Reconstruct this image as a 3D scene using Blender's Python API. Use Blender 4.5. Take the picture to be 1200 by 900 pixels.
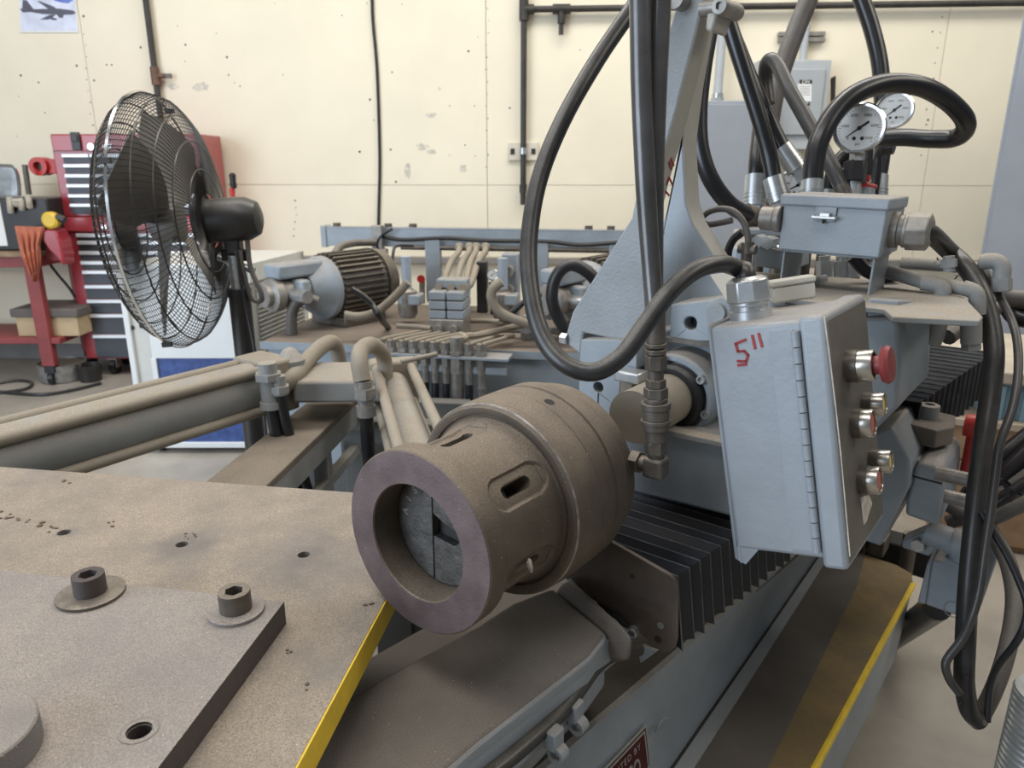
import bpy, bmesh, math, random
from math import sin, cos, pi, radians, sqrt, atan2
from mathutils import Vector as V, Matrix
from mathutils.geometry import tessellate_polygon
random.seed(7)
for o in list(bpy.data.objects): bpy.data.objects.remove(o)
SC = bpy.context.scene
COL = SC.collection

# ------------------------------------------------------------------ camera
FPX, PITCH, CZ = 866.67, radians(16.5), 1.5          # focal length in px of a 1200 px wide frame, downward pitch, eye height
cd = bpy.data.cameras.new('camera'); cd.sensor_width = 36; cd.lens = 36*FPX/1200
cd.clip_start = .05; cd.clip_end = 60
cam = bpy.data.objects.new('camera', cd); COL.objects.link(cam)
cam.location = (0, 0, CZ); cam.rotation_euler = (pi/2-PITCH, 0, 0)
SC.camera = cam
cd.dof.use_dof = True; cd.dof.focus_distance = 1.15; cd.dof.aperture_fstop = 7.0

# ------------------------------------------------------------------ light
SC.view_settings.view_transform = 'Standard'; SC.view_settings.look = 'None'
SC.view_settings.gamma = 1; SC.view_settings.use_curve_mapping = False
SC.view_settings.exposure = 0.0
wd = bpy.data.worlds.new('shop_ambient'); SC.world = wd; wd.use_nodes = True
bg = wd.node_tree.nodes['Background']; bg.inputs[0].default_value = (.86, .93, 1, 1); bg.inputs[1].default_value = .17
def area(name, loc, target, sx, sy, power, col):
    l = bpy.data.lights.new(name, 'AREA'); l.shape = 'RECTANGLE'; l.size = sx; l.size_y = sy; l.energy = power; l.color = col
    o = bpy.data.objects.new(name, l); COL.objects.link(o); o.location = loc
    o.rotation_euler = (V(target)-V(loc)).to_track_quat('-Z', 'Y').to_euler()
    return o
area('bay_door_daylight', (-5.2, -1.6, 2.3), (.5, 2.2, .9), 4.2, 3.6, 345, (.74, .86, 1.0))
area('shop_ceiling_light', (-1.6, 3.3, 4.9), (-1.6, 3.4, 0), 5.0, 1.2, 136, (1, .97, .92))
area('shop_ceiling_light.001', (2.2, 3.6, 4.9), (2.2, 3.7, 0), 4.0, 1.2, 110, (1, .97, .92))
area('shop_ceiling_light.002', (-1.0, .3, 4.9), (-.8, .5, 0), 4.0, 1.2, 85, (1, .98, .95))

area('warm_right_fill', (3.9, .9, 4.5), (1.2, 1.4, .9), 3.0, 1.2, 62, (1, .93, .82))  # added fill from the right, brightens the right-facing sides
# ------------------------------------------------------------------ helpers
CAM = V((0, 0, CZ)); FW = V((0, cos(PITCH), -sin(PITCH))); UP = V((0, sin(PITCH), cos(PITCH))); RT = V((1, 0, 0))
def ray(x, y): return FW + RT*((x-600)/FPX) - UP*((y-450)/FPX)
def W(x, y, d): return CAM + ray(x, y)*d                       # at a distance along the view axis
def PZ(x, y, z): r = ray(x, y); return CAM + r*((z-CZ)/r.z)      # on a level plane
def PY(x, y, Y): r = ray(x, y); return CAM + r*(Y/r.y)
ARM = radians(37.8)                                             # the swing arm's bearing
D = V((sin(ARM), cos(ARM), 0)); E = V((cos(ARM), -sin(ARM), 0)); Z = V((0, 0, 1))
O0 = PZ(487, 637, 1.0165)                                       # centre of the chuck's mouth
O0z = V((O0.x, O0.y, 0))
def A(s, e, z): return O0z + D*s + E*e + Z*z                      # arm frame -> world
def plane(x, y, n, p): r = ray(x, y); return CAM + r*((p-CAM).dot(n)/r.dot(n))
def PS(x, y, s): return plane(x, y, D, A(s, 0, 0))
def PE(x, y, e): return plane(x, y, E, A(0, e, 0))
TA = V((cos(radians(8.6)), -sin(radians(8.6)), 0)); TB = V((sin(radians(8.6)), cos(radians(8.6)), 0))   # table axes
WA = V((cos(radians(3.2)), -sin(radians(3.2)), 0)); WN = V((-sin(radians(3.2)), -cos(radians(3.2)), 0))  # back wall direction, normal into the room
WP = V((0, 5.6, 0))
def PW(x, y, off=0): return plane(x, y, WN, WP+WN*off)

class MB:
    def __init__(s): s.v = []; s.f = []; s.m = []; s.mi = 0
    def add(s, vs, fs):
        b = len(s.v); s.v += [V(v) for v in vs]; s.f += [tuple(b+i for i in f) for f in fs]; s.m += [s.mi]*len(fs); return s
    def box(s, c, u, v, w):
        c, u, v, w = V(c), V(u)/2, V(v)/2, V(w)/2
        vs = [c+u*a+v*b+w*d for a in (-1, 1) for b in (-1, 1) for d in (-1, 1)]
        fs = [(0,1,3,2),(4,6,7,5),(0,4,5,1),(2,3,7,6),(0,2,6,4),(1,5,7,3)]
        if u.cross(v).dot(w) < 0: fs = [f[::-1] for f in fs]
        return s.add(vs, fs)
    def cbox(s, o, u, v, w): o, u, v, w = V(o), V(u), V(v), V(w); return s.box(o+(u+v+w)/2, u, v, w)   # from a corner
    def abox(s, x0, x1, y0, y1, z0, z1): return s.box(((x0+x1)/2, (y0+y1)/2, (z0+z1)/2), (x1-x0, 0, 0), (0, y1-y0, 0), (0, 0, z1-z0))
    def fbox(s, s0, s1, e0, e1, z0, z1): return s.box(A((s0+s1)/2, (e0+e1)/2, (z0+z1)/2), E*(e1-e0), D*(s1-s0), Z*(z1-z0))   # arm-frame box
    def prism(s, pts, vec, holes=()):
        pts = [V(p) for p in pts]; vec = V(vec); holes = [[V(p) for p in h] for h in holes]
        n = V((0,0,0))
        for i in range(len(pts)): n += pts[i-1].cross(pts[i])
        if n.dot(vec) < 0: pts = pts[::-1]
        loops = [pts]+holes; allp = [p for l in loops for p in l]; k = len(allp)
        n = n.normalized() if n.length else Z
        if n.dot(vec) < 0: n = -n
        vs = allp+[p+vec for p in allp]; fs = []
        if holes:
            for t in tessellate_polygon(loops):
                a, b, c = (allp[i] for i in t)
                if (b-a).cross(c-a).dot(n) < 0: t = (t[0], t[2], t[1])
                fs += [tuple(t[::-1]), tuple(i+k for i in t)]
        else: fs = [tuple(range(k))[::-1], tuple(range(k, 2*k))]
        b = 0
        for li, l in enumerate(loops):
            m = len(l); c = V((0,0,0))
            for i in range(m): c += l[i-1].cross(l[i])
            ccw = c.dot(n) > 0
            for i in range(m):
                j = (i+1) % m; q = (b+i, b+j, k+b+j, k+b+i)
                fs.append(q if (ccw == (li == 0)) else q[::-1])
            b += m
        return s.add(vs, fs)
    def sweep(s, pts, r, n=12, caps=True, sub=6, flat=None):
        P = [V(p) for p in pts]
        if sub > 1 and len(P) > 2:
            Q = []; R = []
            rr = r if isinstance(r, (list, tuple)) else [r]*len(P)
            for i in range(len(P)-1):
                p0 = P[i-1] if i else P[0]*2-P[1]; p1, p2 = P[i], P[i+1]; p3 = P[i+2] if i+2 < len(P) else P[-1]*2-P[-2]
                for k in range(sub):
                    t = k/sub
                    Q.append(.5*((2*p1)+(p2-p0)*t+(2*p0-5*p1+4*p2-p3)*t*t+(3*p1-p0-3*p2+p3)*t**3)); R.append(rr[i]*(1-t)+rr[i+1]*t)
            Q.append(P[-1]); R.append(rr[-1])
        else: Q = P; R = r if isinstance(r, (list, tuple)) else [r]*len(P)
        t0 = (Q[1]-Q[0]).normalized(); x = t0.orthogonal().normalized(); vs = []; fs = []
        for i, q in enumerate(Q):
            t = (Q[min(i+1, len(Q)-1)]-Q[max(i-1, 0)]).normalized()
            x = (x-t*x.dot(t)).normalized(); y = t.cross(x)
            for k in range(n):
                a = 2*pi*k/n; vs.append(q+x*(R[i]*cos(a))+y*(R[i]*sin(a)))
        for i in range(len(Q)-1):
            for k in range(n):
                j = (k+1) % n; fs.append((i*n+k, i*n+j, (i+1)*n+j, (i+1)*n+k))
        if caps: fs += [tuple(range(n))[::-1], tuple(range((len(Q)-1)*n, len(Q)*n))]
        return s.add(vs, fs)
    def ruled(s, a0, a1, b0, b1, th, n=24):
        th = V(th); vs = []; fs = []
        for i in range(n+1):
            p, q = V(a0).lerp(V(a1), i/n), V(b0).lerp(V(b1), i/n); vs += [p, q, p+th, q+th]
        for i in range(n):
            k, j = i*4, i*4+4; fs += [(k, j, j+1, k+1), (k+2, k+3, j+3, j+2), (k, k+2, j+2, j), (k+1, j+1, j+3, k+3)]
        fs += [(0, 1, 3, 2), (n*4, n*4+2, n*4+3, n*4+1)]
        return s.add(vs, fs)
    def cyl(s, a, b, r, n=20, r2=None): return s.sweep([a, b], [r, r if r2 is None else r2], n, True, 1)
    def lathe(s, o, d, prof, n=48, closed=False):
        o, d = V(o), V(d).normalized(); x = d.orthogonal().normalized(); y = d.cross(x); vs = []; fs = []; m = len(prof)
        for t, r in prof:
            for k in range(n):
                a = 2*pi*k/n; vs.append(o+d*t+x*(r*cos(a))+y*(r*sin(a)))
        for i in range(m if closed else m-1):
            i2 = (i+1) % m
            for k in range(n):
                j = (k+1) % n; fs.append((i*n+k, i*n+j, i2*n+j, i2*n+k))
        if not closed:
            if prof[0][1] > 1e-5: fs.append(tuple(range(n))[::-1])
            if prof[-1][1] > 1e-5: fs.append(tuple(range((m-1)*n, m*n)))
        return s.add(vs, fs)
    def ball(s, c, r, sx=1, sy=1, sz=1, n=16):
        c = V(c); b = len(s.v); prof = []
        vs = []; fs = []; m = n//2
        for i in range(m+1):
            th = pi*i/m
            for k in range(n):
                a = 2*pi*k/n; vs.append(c+V((sx*r*sin(th)*cos(a), sy*r*sin(th)*sin(a), -sz*r*cos(th))))
        for i in range(m):
            for k in range(n):
                j = (k+1) % n; fs.append((i*n+k, i*n+j, (i+1)*n+j, (i+1)*n+k))
        return s.add(vs, fs)
ORG = {}
def obj(name, mb, mat, parent=None, bev=0, ang=38, label=None, cat=None, group=None, kind=None, org=None):
    lo = V([min(v[i] for v in mb.v) for i in range(3)]); hi = V([max(v[i] for v in mb.v) for i in range(3)])
    o0 = V(org) if org is not None else V(((lo.x+hi.x)/2, (lo.y+hi.y)/2, lo.z))
    me = bpy.data.meshes.new(name); me.from_pydata([v-o0 for v in mb.v], [], mb.f)
    mats = mat if isinstance(mat, (list, tuple)) else [mat]
    for m in mats: me.materials.append(m)
    if len(mats) > 1: me.polygons.foreach_set('material_index', mb.m)
    bm = bmesh.new(); bm.from_mesh(me); bmesh.ops.remove_doubles(bm, verts=bm.verts, dist=1e-6); bmesh.ops.recalc_face_normals(bm, faces=bm.faces); bm.to_mesh(me); bm.free()
    me.polygons.foreach_set('use_smooth', [True]*len(me.polygons))
    me.set_sharp_from_angle(angle=radians(ang))
    o = bpy.data.objects.new(name, me); COL.objects.link(o); ORG[o.name] = o0
    if parent: o.parent = parent; o.location = o0-ORG[parent.name]
    else: o.location = o0
    if bev:
        md = o.modifiers.new('edge', 'BEVEL'); md.width = bev; md.segments = 2; md.limit_method = 'ANGLE'; md.angle_limit = radians(40)
    tag(o, label, cat, group, kind)
    return o
def tag(o, label=None, cat=None, group=None, kind=None):
    for k, v in (('label', label), ('category', cat), ('group', group), ('kind', kind)):
        if v: o[k] = v
    return o
def thing(name, loc, label, cat, group=None):
    o = bpy.data.objects.new(name, None); COL.objects.link(o); o.empty_display_size = .05
    o.location = V(loc); ORG[o.name] = V(loc); return tag(o, label, cat, group)
def dup(root, loc, label=None):
    def cp(o, par):
        c = o.copy(); COL.objects.link(c)
        if par: c.parent = par
        for ch in list(o.children): cp(ch, c)
        return c
    r = cp(root, None); r.location = V(loc); ORG[r.name] = V(loc)
    if label: r['label'] = label
    return r
def circ(c, n, r, k=24, up=Z, ph=0):
    n = V(n).normalized(); x = up.cross(n)
    x = (x if x.length > 1e-4 else n.orthogonal()).normalized(); y = n.cross(x)
    return [V(c)+x*(r*cos(2*pi*i/k+ph))+y*(r*sin(2*pi*i/k+ph)) for i in range(k)]
def text_mesh(name, body, size, o, xdir, ydir, mat, parent, depth=.0006, align='CENTER', squash=1, kw={}):
    c = bpy.data.curves.new(name, 'FONT'); c.body = body; c.size = size; c.extrude = depth/2; c.align_x = align; c.align_y = 'CENTER'; c.resolution_u = 3
    for k, v in kw.items(): setattr(c, k, v)
    t = bpy.data.objects.new(name+'_tmp', c); COL.objects.link(t)
    dg = bpy.context.evaluated_depsgraph_get(); me = bpy.data.meshes.new_from_object(t.evaluated_get(dg))
    bpy.data.objects.remove(t)
    xd, yd = V(xdir).normalized(), V(ydir).normalized(); zd = xd.cross(yd).normalized()
    mb = MB(); mb.add([V(o)+xd*(v.co.x*squash)+yd*v.co.y+zd*v.co.z for v in me.vertices], [tuple(p.vertices) for p in me.polygons])
    return obj(name, mb, mat, parent)

# ------------------------------------------------------------------ materials
def nd(nt, t, **kw):
    n = nt.nodes.new(t)
    for k, v in kw.items(): setattr(n, k, v)
    return n
def mat(name, base, rough=.5, metal=0, var=.12, scale=8, dust=0, dcol=(.33,.275,.215), dlo=.25, speck=0, bump=0, bscale=60, chip=0, chipcol=(.08,.075,.07), spec=.5, dnoise=.35, coat=0, stains=()):
    m = bpy.data.materials.new(name); m.use_nodes = True; nt = m.node_tree; L = nt.links.new
    b = nt.nodes['Principled BSDF']; b.inputs['Roughness'].default_value = rough; b.inputs['Metallic'].default_value = metal
    b.inputs['Specular IOR Level'].default_value = spec
    if coat: b.inputs['Coat Weight'].default_value = coat; b.inputs['Coat Roughness'].default_value = .15
    tc = nd(nt, 'ShaderNodeTexCoord')
    def noise(sc, det=4, ro=.6):
        n = nd(nt, 'ShaderNodeTexNoise'); n.inputs['Scale'].default_value = sc; n.inputs['Detail'].default_value = det; n.inputs['Roughness'].default_value = ro
        L(tc.outputs['Object'], n.inputs['Vector']); return n.outputs['Fac']
    def ramp(fac, a, c, x, y):
        r = nd(nt, 'ShaderNodeMapRange'); L(fac, r.inputs[0])
        for i, v in zip((1,2,3,4), (a, c, x, y)): r.inputs[i].default_value = v
        return r.outputs[0]
    def math_(op, a, c):
        n = nd(nt, 'ShaderNodeMath', operation=op)
        for i, v in enumerate((a, c)):
            if isinstance(v, (int, float)): n.inputs[i].default_value = v
            else: L(v, n.inputs[i])
        n.use_clamp = True; return n.outputs[0]
    def mix(f, a, c):
        n = nd(nt, 'ShaderNodeMix', data_type='RGBA')
        if isinstance(f, (int, float)): n.inputs[0].default_value = f
        else: L(f, n.inputs[0])
        for i, v in ((6, a), (7, c)):
            if isinstance(v, tuple): n.inputs[i].default_value = (*v[:3], 1)
            else: L(v, n.inputs[i])
        return n.outputs[2]
    fine = ramp(noise(520, 2, .75), .34, .66, 0, 1)
    c = mix(ramp(noise(scale), .3, .7, 0, 1), tuple(x*(1-var) for x in base), tuple(min(1, x*(1+var)) for x in base))
    if chip: c = mix(ramp(noise(scale*5, 6, .7), .72-chip*.1, .75-chip*.1, 0, 1), c, chipcol)
    rf = None
    if dust:
        g = nd(nt, 'ShaderNodeNewGeometry'); sx = nd(nt, 'ShaderNodeSeparateXYZ'); L(g.outputs['Normal'], sx.inputs[0])
        f = ramp(sx.outputs[2], dlo, .85, 0, 1)
        f = math_('MULTIPLY', f, ramp(noise(scale*1.7, 5, .65), .25, .6, 1-dnoise*2 if dnoise < .5 else 0, 1)); f = math_('MULTIPLY', f, dust)
        for sx0, sy0, sr in stains:
            vm = nd(nt, 'ShaderNodeVectorMath', operation='DISTANCE'); vm.inputs[1].default_value = (sx0, sy0, 0)
            wv = nd(nt, 'ShaderNodeVectorMath', operation='MULTIPLY'); wv.inputs[1].default_value = (1, 1, 0); L(tc.outputs['Object'], wv.inputs[0]); L(wv.outputs[0], vm.inputs[0])
            n_ = nd(nt, 'ShaderNodeMath', operation='ADD'); L(vm.outputs['Value'], n_.inputs[0]); L(ramp(noise(14, 3), .3, .7, -.02, .03), n_.inputs[1])
            f = math_('MULTIPLY', f, ramp(n_.outputs[0], sr*.3, sr, .12, 1))
        c = mix(f, c, mix(fine, tuple(x*.6 for x in dcol), tuple(x*1.4 for x in dcol)))
        L(math_('MAXIMUM', math_('MULTIPLY', f, .9), rough), b.inputs['Roughness'])
    if speck:
        vo = nd(nt, 'ShaderNodeTexVoronoi'); vo.inputs['Scale'].default_value = 230; L(tc.outputs['Object'], vo.inputs['Vector'])
        sp = ramp(vo.outputs['Distance'], .10, .16, 1, 0)
        wn = nd(nt, 'ShaderNodeSeparateXYZ'); L(vo.outputs['Color'], wn.inputs[0])
        sp = math_('MULTIPLY', sp, ramp(wn.outputs[0], 1-speck*.3, 1-speck*.3+.01, 0, 1))
        c = mix(sp, c, (.75, .72, .68))
    L(c, b.inputs['Base Color'])
    if bump:
        bp = nd(nt, 'ShaderNodeBump'); bp.inputs['Strength'].default_value = bump; bp.inputs['Distance'].default_value = .002
        L(noise(bscale, 5), bp.inputs['Height']); L(bp.outputs[0], b.inputs['Normal'])
    return m
GRAY = (.285, .322, .358)
M = {}
M['paint'] = mat('gray_machine_paint', GRAY, .42, dust=.75, bump=.25, bscale=160, chip=.15)
M['paintclean'] = mat('wiped_gray_paint', (.27, .285, .29), .5, var=.15)
M['deepgray'] = mat('shade_dark_gray_paint', (.12, .122, .118), .7, var=.2, dust=.6, dcol=(.17,.145,.115))  # darkened gray stands in for the shade under the beam
M['paintbox'] = mat('gray_hammered_paint', (.315, .345, .378), .36, dust=.7, bump=.35, bscale=75, chip=.35, scale=5)
M['paintcast'] = mat('rough_gray_casting', (.30, .32, .335), .55, dust=.8, bump=.9, bscale=170, dlo=.3)
M['paintdusty'] = mat('dust_covered_gray_paint', (.27, .28, .28), .6, dust=1, dcol=(.34,.29,.23), dlo=-.1, bump=.2, bscale=200)
M['paintbg'] = mat('blue_gray_paint', (.30, .345, .39), .45, dust=.85, dcol=(.27,.235,.2), bump=.1)
M['tan'] = mat('dusty_tan_metal', (.265, .23, .18), .75, dust=.6, dcol=(.33,.28,.215), bump=.15, bscale=150)
M['plate'] = mat('dusty_plate_steel', (.205, .188, .182), .85, var=.2, scale=4, dust=.75, dcol=(.335,.285,.24), speck=.35, bump=.5, bscale=420)
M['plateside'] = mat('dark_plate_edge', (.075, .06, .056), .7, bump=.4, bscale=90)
M['yellow'] = mat('yellow_safety_paint', (.82, .56, .04), .5, var=.15, scale=20, chip=.3, chipcol=(.25,.18,.04), bump=.2)
M['yellowdirty'] = mat('grimy_yellow_paint', (.26, .17, .05), .7, var=.3, scale=9, dust=.7, dcol=(.135,.10,.06), bump=.2)
M['step'] = mat('dark_grimy_step', (.105, .09, .075), .75, var=.25, scale=4, bump=.3, bscale=200)
M['armtop'] = mat('grimy_brown_casting', (.15, .128, .108), .85, var=.25, scale=7, dust=.7, dcol=(.19,.165,.14), speck=.12, bump=.6, bscale=260)
M['chuck'] = mat('brown_oxide_steel', (.125, .098, .074), .58, metal=.3, var=.3, scale=9, dust=.75, dcol=(.25,.20,.15), dlo=.3, speck=.14, bump=.5, bscale=300)
M['chuckring'] = mat('purple_brown_steel', (.15, .112, .112), .5, metal=.35, var=.25, scale=18, dust=.7, dcol=(.26,.21,.16), speck=.08, bump=.3, bscale=240)
M['jaw'] = mat('scuffed_gray_jaw_steel', (.105, .10, .094), .5, metal=.4, var=.45, scale=40, bump=.8, bscale=160)
M['darksteel'] = mat('dark_fitting_steel', (.135, .118, .10), .5, metal=.5, var=.3, scale=30, dust=.5, bump=.3)
M['fitting'] = mat('weathered_fitting_steel', (.27, .255, .235), .45, metal=.35, var=.3, scale=30, dust=.6, bump=.3)
M['galv'] = mat('bright_zinc_fitting', (.52, .54, .55), .33, metal=.75, var=.15, scale=25, dust=.4)
M['chrome'] = mat('chromed_metal', (.72, .72, .72), .18, metal=1, var=.05)
M['brushed'] = mat('aluminium_pull', (.72, .74, .77), .35, metal=.4, var=.03)
M['rubber'] = mat('black_rubber', (.018, .018, .020), .38, var=.3, scale=14, dust=.35, dcol=(.15,.128,.105), dlo=.35, bump=.15, spec=.5)
M['rubberclean'] = mat('clean_black_rubber', (.013, .013, .015), .3, var=.2, dust=.08, bump=.08)
M['cable'] = mat('scuffed_black_cable', (.022, .022, .023), .36, var=.4, scale=22, dust=.5, dcol=(.17,.148,.12), dlo=.1, chip=.2, chipcol=(.16,.14,.12), bump=.15)
M['beam'] = mat('brown_dusty_beam', (.165, .135, .105), .8, var=.2, scale=6, dust=.8, dcol=(.215,.175,.13), bump=.2)
M['paletan'] = mat('pale_lit_edge', (.40, .385, .345), .6, var=.12, bump=.2)  # paler tan paints in the warm light on the bracket's right-facing edges
M['hosegray'] = mat('dusty_gray_hose', (.11, .098, .09), .5, var=.25, scale=12, dust=.6, dcol=(.25,.22,.18), bump=.1)
M['hosedark'] = mat('scuffed_dark_gray_hose', (.05, .047, .045), .36, var=.3, scale=12, dust=.35, dcol=(.17,.15,.13), bump=.1)
M['hosemetal'] = mat('grimy_smooth_hose', (.095, .092, .092), .26, metal=.3, var=.3, scale=9, chip=.25, chipcol=(.02,.02,.02), bump=.1)
M['bellows'] = mat('black_bellows_cloth', (.013, .015, .021), .4, var=.3, bump=.1)
M['hem'] = mat('worn_bellows_hem', (.085, .088, .095), .45, var=.5, scale=30)
M['bellowsplate'] = mat('stained_brown_end_plate', (.135, .108, .09), .45, metal=.4, var=.35, scale=8, bump=.3)
M['wall'] = mat('cream_wall_paint', (.82, .745, .585), .7, var=.05, scale=1.4)
M['wallbare'] = mat('wall_backing', (.50, .45, .36), .9)
M['floor'] = mat('worn_concrete', (.37, .335, .285), .34, var=.2, scale=3.2, chip=.1, chipcol=(.30,.27,.24), bump=.08, bscale=30, spec=.6)
M['red'] = mat('red_toolbox_enamel', (.34, .035, .045), .3, var=.1, coat=.4)
M['redpaint'] = mat('dull_red_paint', (.26, .05, .05), .5, var=.2)
M['redplastic'] = mat('red_plastic', (.50, .035, .03), .35)
M['redink'] = mat('red_paint_marker', (.34, .035, .035), .6, var=.35, scale=60)
M['drawer'] = mat('charcoal_drawer_front', (.045, .048, .06), .4, var=.1)
M['black'] = mat('black_plastic', (.016, .016, .018), .4, var=.2)
M['blackwire'] = mat('black_fan_wire', (.035, .033, .031), .35, metal=.3, dust=.5, dcol=(.2,.18,.15))
M['blackdusty'] = mat('dusty_black_enamel', (.024, .022, .021), .4, dust=.45, dcol=(.13,.115,.10))
M['blade'] = mat('dusty_fan_blade', (.15, .14, .13), .45, metal=.3, var=.2)
M['white'] = mat('white_enamel', (.78, .80, .80), .35, var=.03)
M['offwhite'] = mat('dusty_white_paint', (.62, .62, .58), .45, var=.06, dust=.35, dcol=(.5,.47,.42))
M['louver'] = mat('grimy_louvre_paint', (.36, .345, .315), .6, var=.15)
M['blue'] = mat('blue_panel', (.045, .085, .26), .55, var=.35, scale=25)
M['cab'] = mat('gray_cabinet_paint', (.30, .32, .36), .4, var=.06, scale=3)
M['cablt'] = mat('light_gray_box_paint', (.43, .455, .47), .4, var=.05, dust=.3)
M['plastic'] = mat('cream_plastic', (.62, .60, .53), .4, var=.06, dust=.5, dcol=(.42,.37,.3))
M['dial'] = mat('white_gauge_dial', (.82, .83, .82), .3, var=.02)
M['ink'] = mat('black_ink', (.015, .015, .016), .5)
M['paper'] = mat('white_label_paper', (.80, .80, .78), .6, var=.03)
M['orange'] = mat('orange_shop_rag', (.52, .17, .10), .9, var=.2, scale=18, bump=.4)
M['wood'] = mat('worn_wood', (.27, .185, .115), .7, var=.25, scale=14)
M['card'] = mat('cardboard', (.50, .38, .23), .8, var=.1)
M['carddark'] = mat('dark_box_lid', (.13, .11, .10), .7, var=.2)
M['yellowplastic'] = mat('yellow_plastic', (.72, .47, .04), .4)
M['bin'] = mat('faded_blue_steel', (.20, .31, .38), .5, var=.15, dust=.9, dcol=(.45,.39,.31))
M['nameplate'] = mat('dark_red_nameplate', (.06, .008, .008), .35, var=.2)
M['silver'] = mat('dull_silver_print', (.42, .40, .37), .4, metal=.3)
M['dark'] = mat('dark_void_steel', (.03, .028, .026), .8)
M['lidgray'] = mat('shaded_dusty_brown_panel', (.155, .14, .122), .5, metal=.25, var=.2, scale=6, speck=.35, bump=.3, bscale=200)  # brown tone paints in the shade on the lid's right-facing side
M['grime'] = mat('black_grease', (.015, .014, .016), .18, var=.5, scale=50, bump=1, bscale=60)
M['bare'] = mat('bare_scraped_metal', (.62, .58, .50), .5, var=.3, scale=60)
# ================================================================== setting
f_ = MB().abox(-9, 9, -4, 8.5, -.1, 0)
obj('floor', f_, M['floor'], kind='structure')
wall = obj('wall_back', MB().box(WP-WN*.08+Z*2, WA*18, WN*.1, Z*4.4), M['wallbare'], kind='structure')
xs = [-9, PW(105, 100).x, PW(570, 100).x, PW(1100, 100).x, 9]; zs = [-.1, PW(570, 217).z, 4.1]
for i in range(4):
    for j in range(2):
        a = WP+WA*((xs[i]+.002)/cos(radians(3.2))); w_ = (xs[i+1]-xs[i]-.004)/cos(radians(3.2))
        obj('wall_panel', MB().cbox(a-WN*.03+Z*(zs[j]+.0025), WA*w_, WN*.03, Z*(zs[j+1]-zs[j]-.003)), M['wall'], wall)
# nail heads and knocks in the boards
nm = MB()
for px, y0, y1, n in ((110, 40, 160, 9), (571, 10, 210, 14), (346, 235, 285, 6), (1103, 20, 200, 10)):
    for k in range(n):
        p = PW(px+(-11 if px == 110 else 0)*(1-(k/n))+random.uniform(-2, 2)-(k*2.6 if px == 1103 else 0), y0+(y1-y0)*k/n, 0); nm.cyl(p+WN*.0005, p+WN*.003, random.uniform(.0025, .0055), 8)
for px, py in [(322,4),(430,4),(471,5),(438,141),(560,43),(549,60),(421,178),(557,183),(527,124),(556,124),(545,170),(527,182),(464,213),(98,19),(125,76),(131,76),(217,72),(22,113),(53,132),(156,114),(266,67),(275,97),(20,160),(90,77),(268,88),(1000,300)]+[(random.uniform(20, 1140), random.uniform(8, 200)) for _ in range(26)]:
    p = PW(px, py, 0); nm.cyl(p+WN*.0005, p+WN*.002, random.uniform(.003, .008), 8)
obj('nail_head', nm, M['dark'], wall, kind='stuff')
sm = MB()
for px, py, w_, h_ in ((505, 135, 7, 3), (495, 172, 8, 4), (506, 178, 7, 3), (478, 200, 5, 9), (543, 198, 5, 5), (236, 102, 12, 5), (203, 102, 8, 4), (515, 104, 2, 2)):
    c_ = PW(px, py, .0006); k = c_.y/FPX
    sm.add([c_+WA*(w_*k*cos(t)*random.uniform(.6, 1.1))+Z*(h_*k*sin(t)*random.uniform(.6, 1.1)) for t in [2*pi*q/14 for q in range(14)]], [tuple(range(14))])
obj('wall_scuff', sm, mat('gray_scuff', (.62, .575, .48), .8, var=.25, scale=30), wall, kind='stuff')
p0, p1 = PW(340, 303), PW(760, 306)
obj('trim_1', MB().box(WP+WN*.03+Z*p0.z, WA*18, WN*.06, Z*.05), mat('grimy_wall_rail', (.24, .22, .2), .6, dust=.7), kind='structure', bev=.004)
obj('baseboard_back', MB().box(WP+WN*.01+Z*.06, WA*18, WN*.02, Z*.12), mat('gray_baseboard', (.27, .26, .25), .7), kind='structure')

# ------------------------------------------------------------------ things on the back wall
pm = M['darksteel']; dp = mat('black_iron_pipe', (.055, .05, .045), .5, metal=.4, var=.3)
t = thing('air_drop_pipe', PW(187, 130, .04), 'black iron pipe dropping down the wall behind the fan with a small side valve', 'pipe')
a, b = PW(174, -30, .04), PW(187, 128, .04); a = V((b.x, b.y, a.z))
obj('pipe', MB().cyl(a, V((b.x, b.y, 1.0)), .021, 14), dp, t)
v = PW(186, 89, .04); v = V((b.x, b.y, v.z))
vb = obj('valve', MB().cyl(v-Z*.06, v+Z*.06, .031, 12).cyl(v, v+WA*.07, .018, 10), mat('rusty_brass', (.17, .10, .07), .55, metal=.4, var=.3), t)
obj('valve_handle', MB().box(v+WA*.095, WA*.05, WN*.02, Z*.03), M['darksteel'], vb, bev=.003)
pts = [PW(x, y, .012) for x, y in ((434, -40), (436, 0), (437, 25), (441, 70), (443, 110), (444.5, 160), (445, 200), (444, 240), (443, 290), (443, 330))]
obj('wall_cable', MB().sweep(pts, .011, 8), M['rubber'], label='thin dark cable running straight down the cream wall above the pump unit', cat='cable')
t = thing('air_line', PW(613, 240, .05), 'black iron air pipe across the top of the wall with a tee and drop leg', 'pipe')
b = PW(613, 240, .05); top = PW(613, -60, .05).z; h = PW(620, 11, .05).z
obj('drop_leg', MB().cyl(V((b.x, b.y, top)), b, .021, 14), dp, t)
obj('header_pipe', MB().cyl(V((b.x, b.y, h)), V((b.x, b.y, h))+WA*6+Z*.012, .021, 14), dp, t)
c_ = V((b.x, b.y, h)); tee = MB().cyl(c_-Z*.07, c_+Z*.07, .033, 12).cyl(c_, c_+WA*.07, .033, 12); obj('tee', tee, dp, t)
c2 = PW(658, 11, .05); c2.z = h
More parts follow.
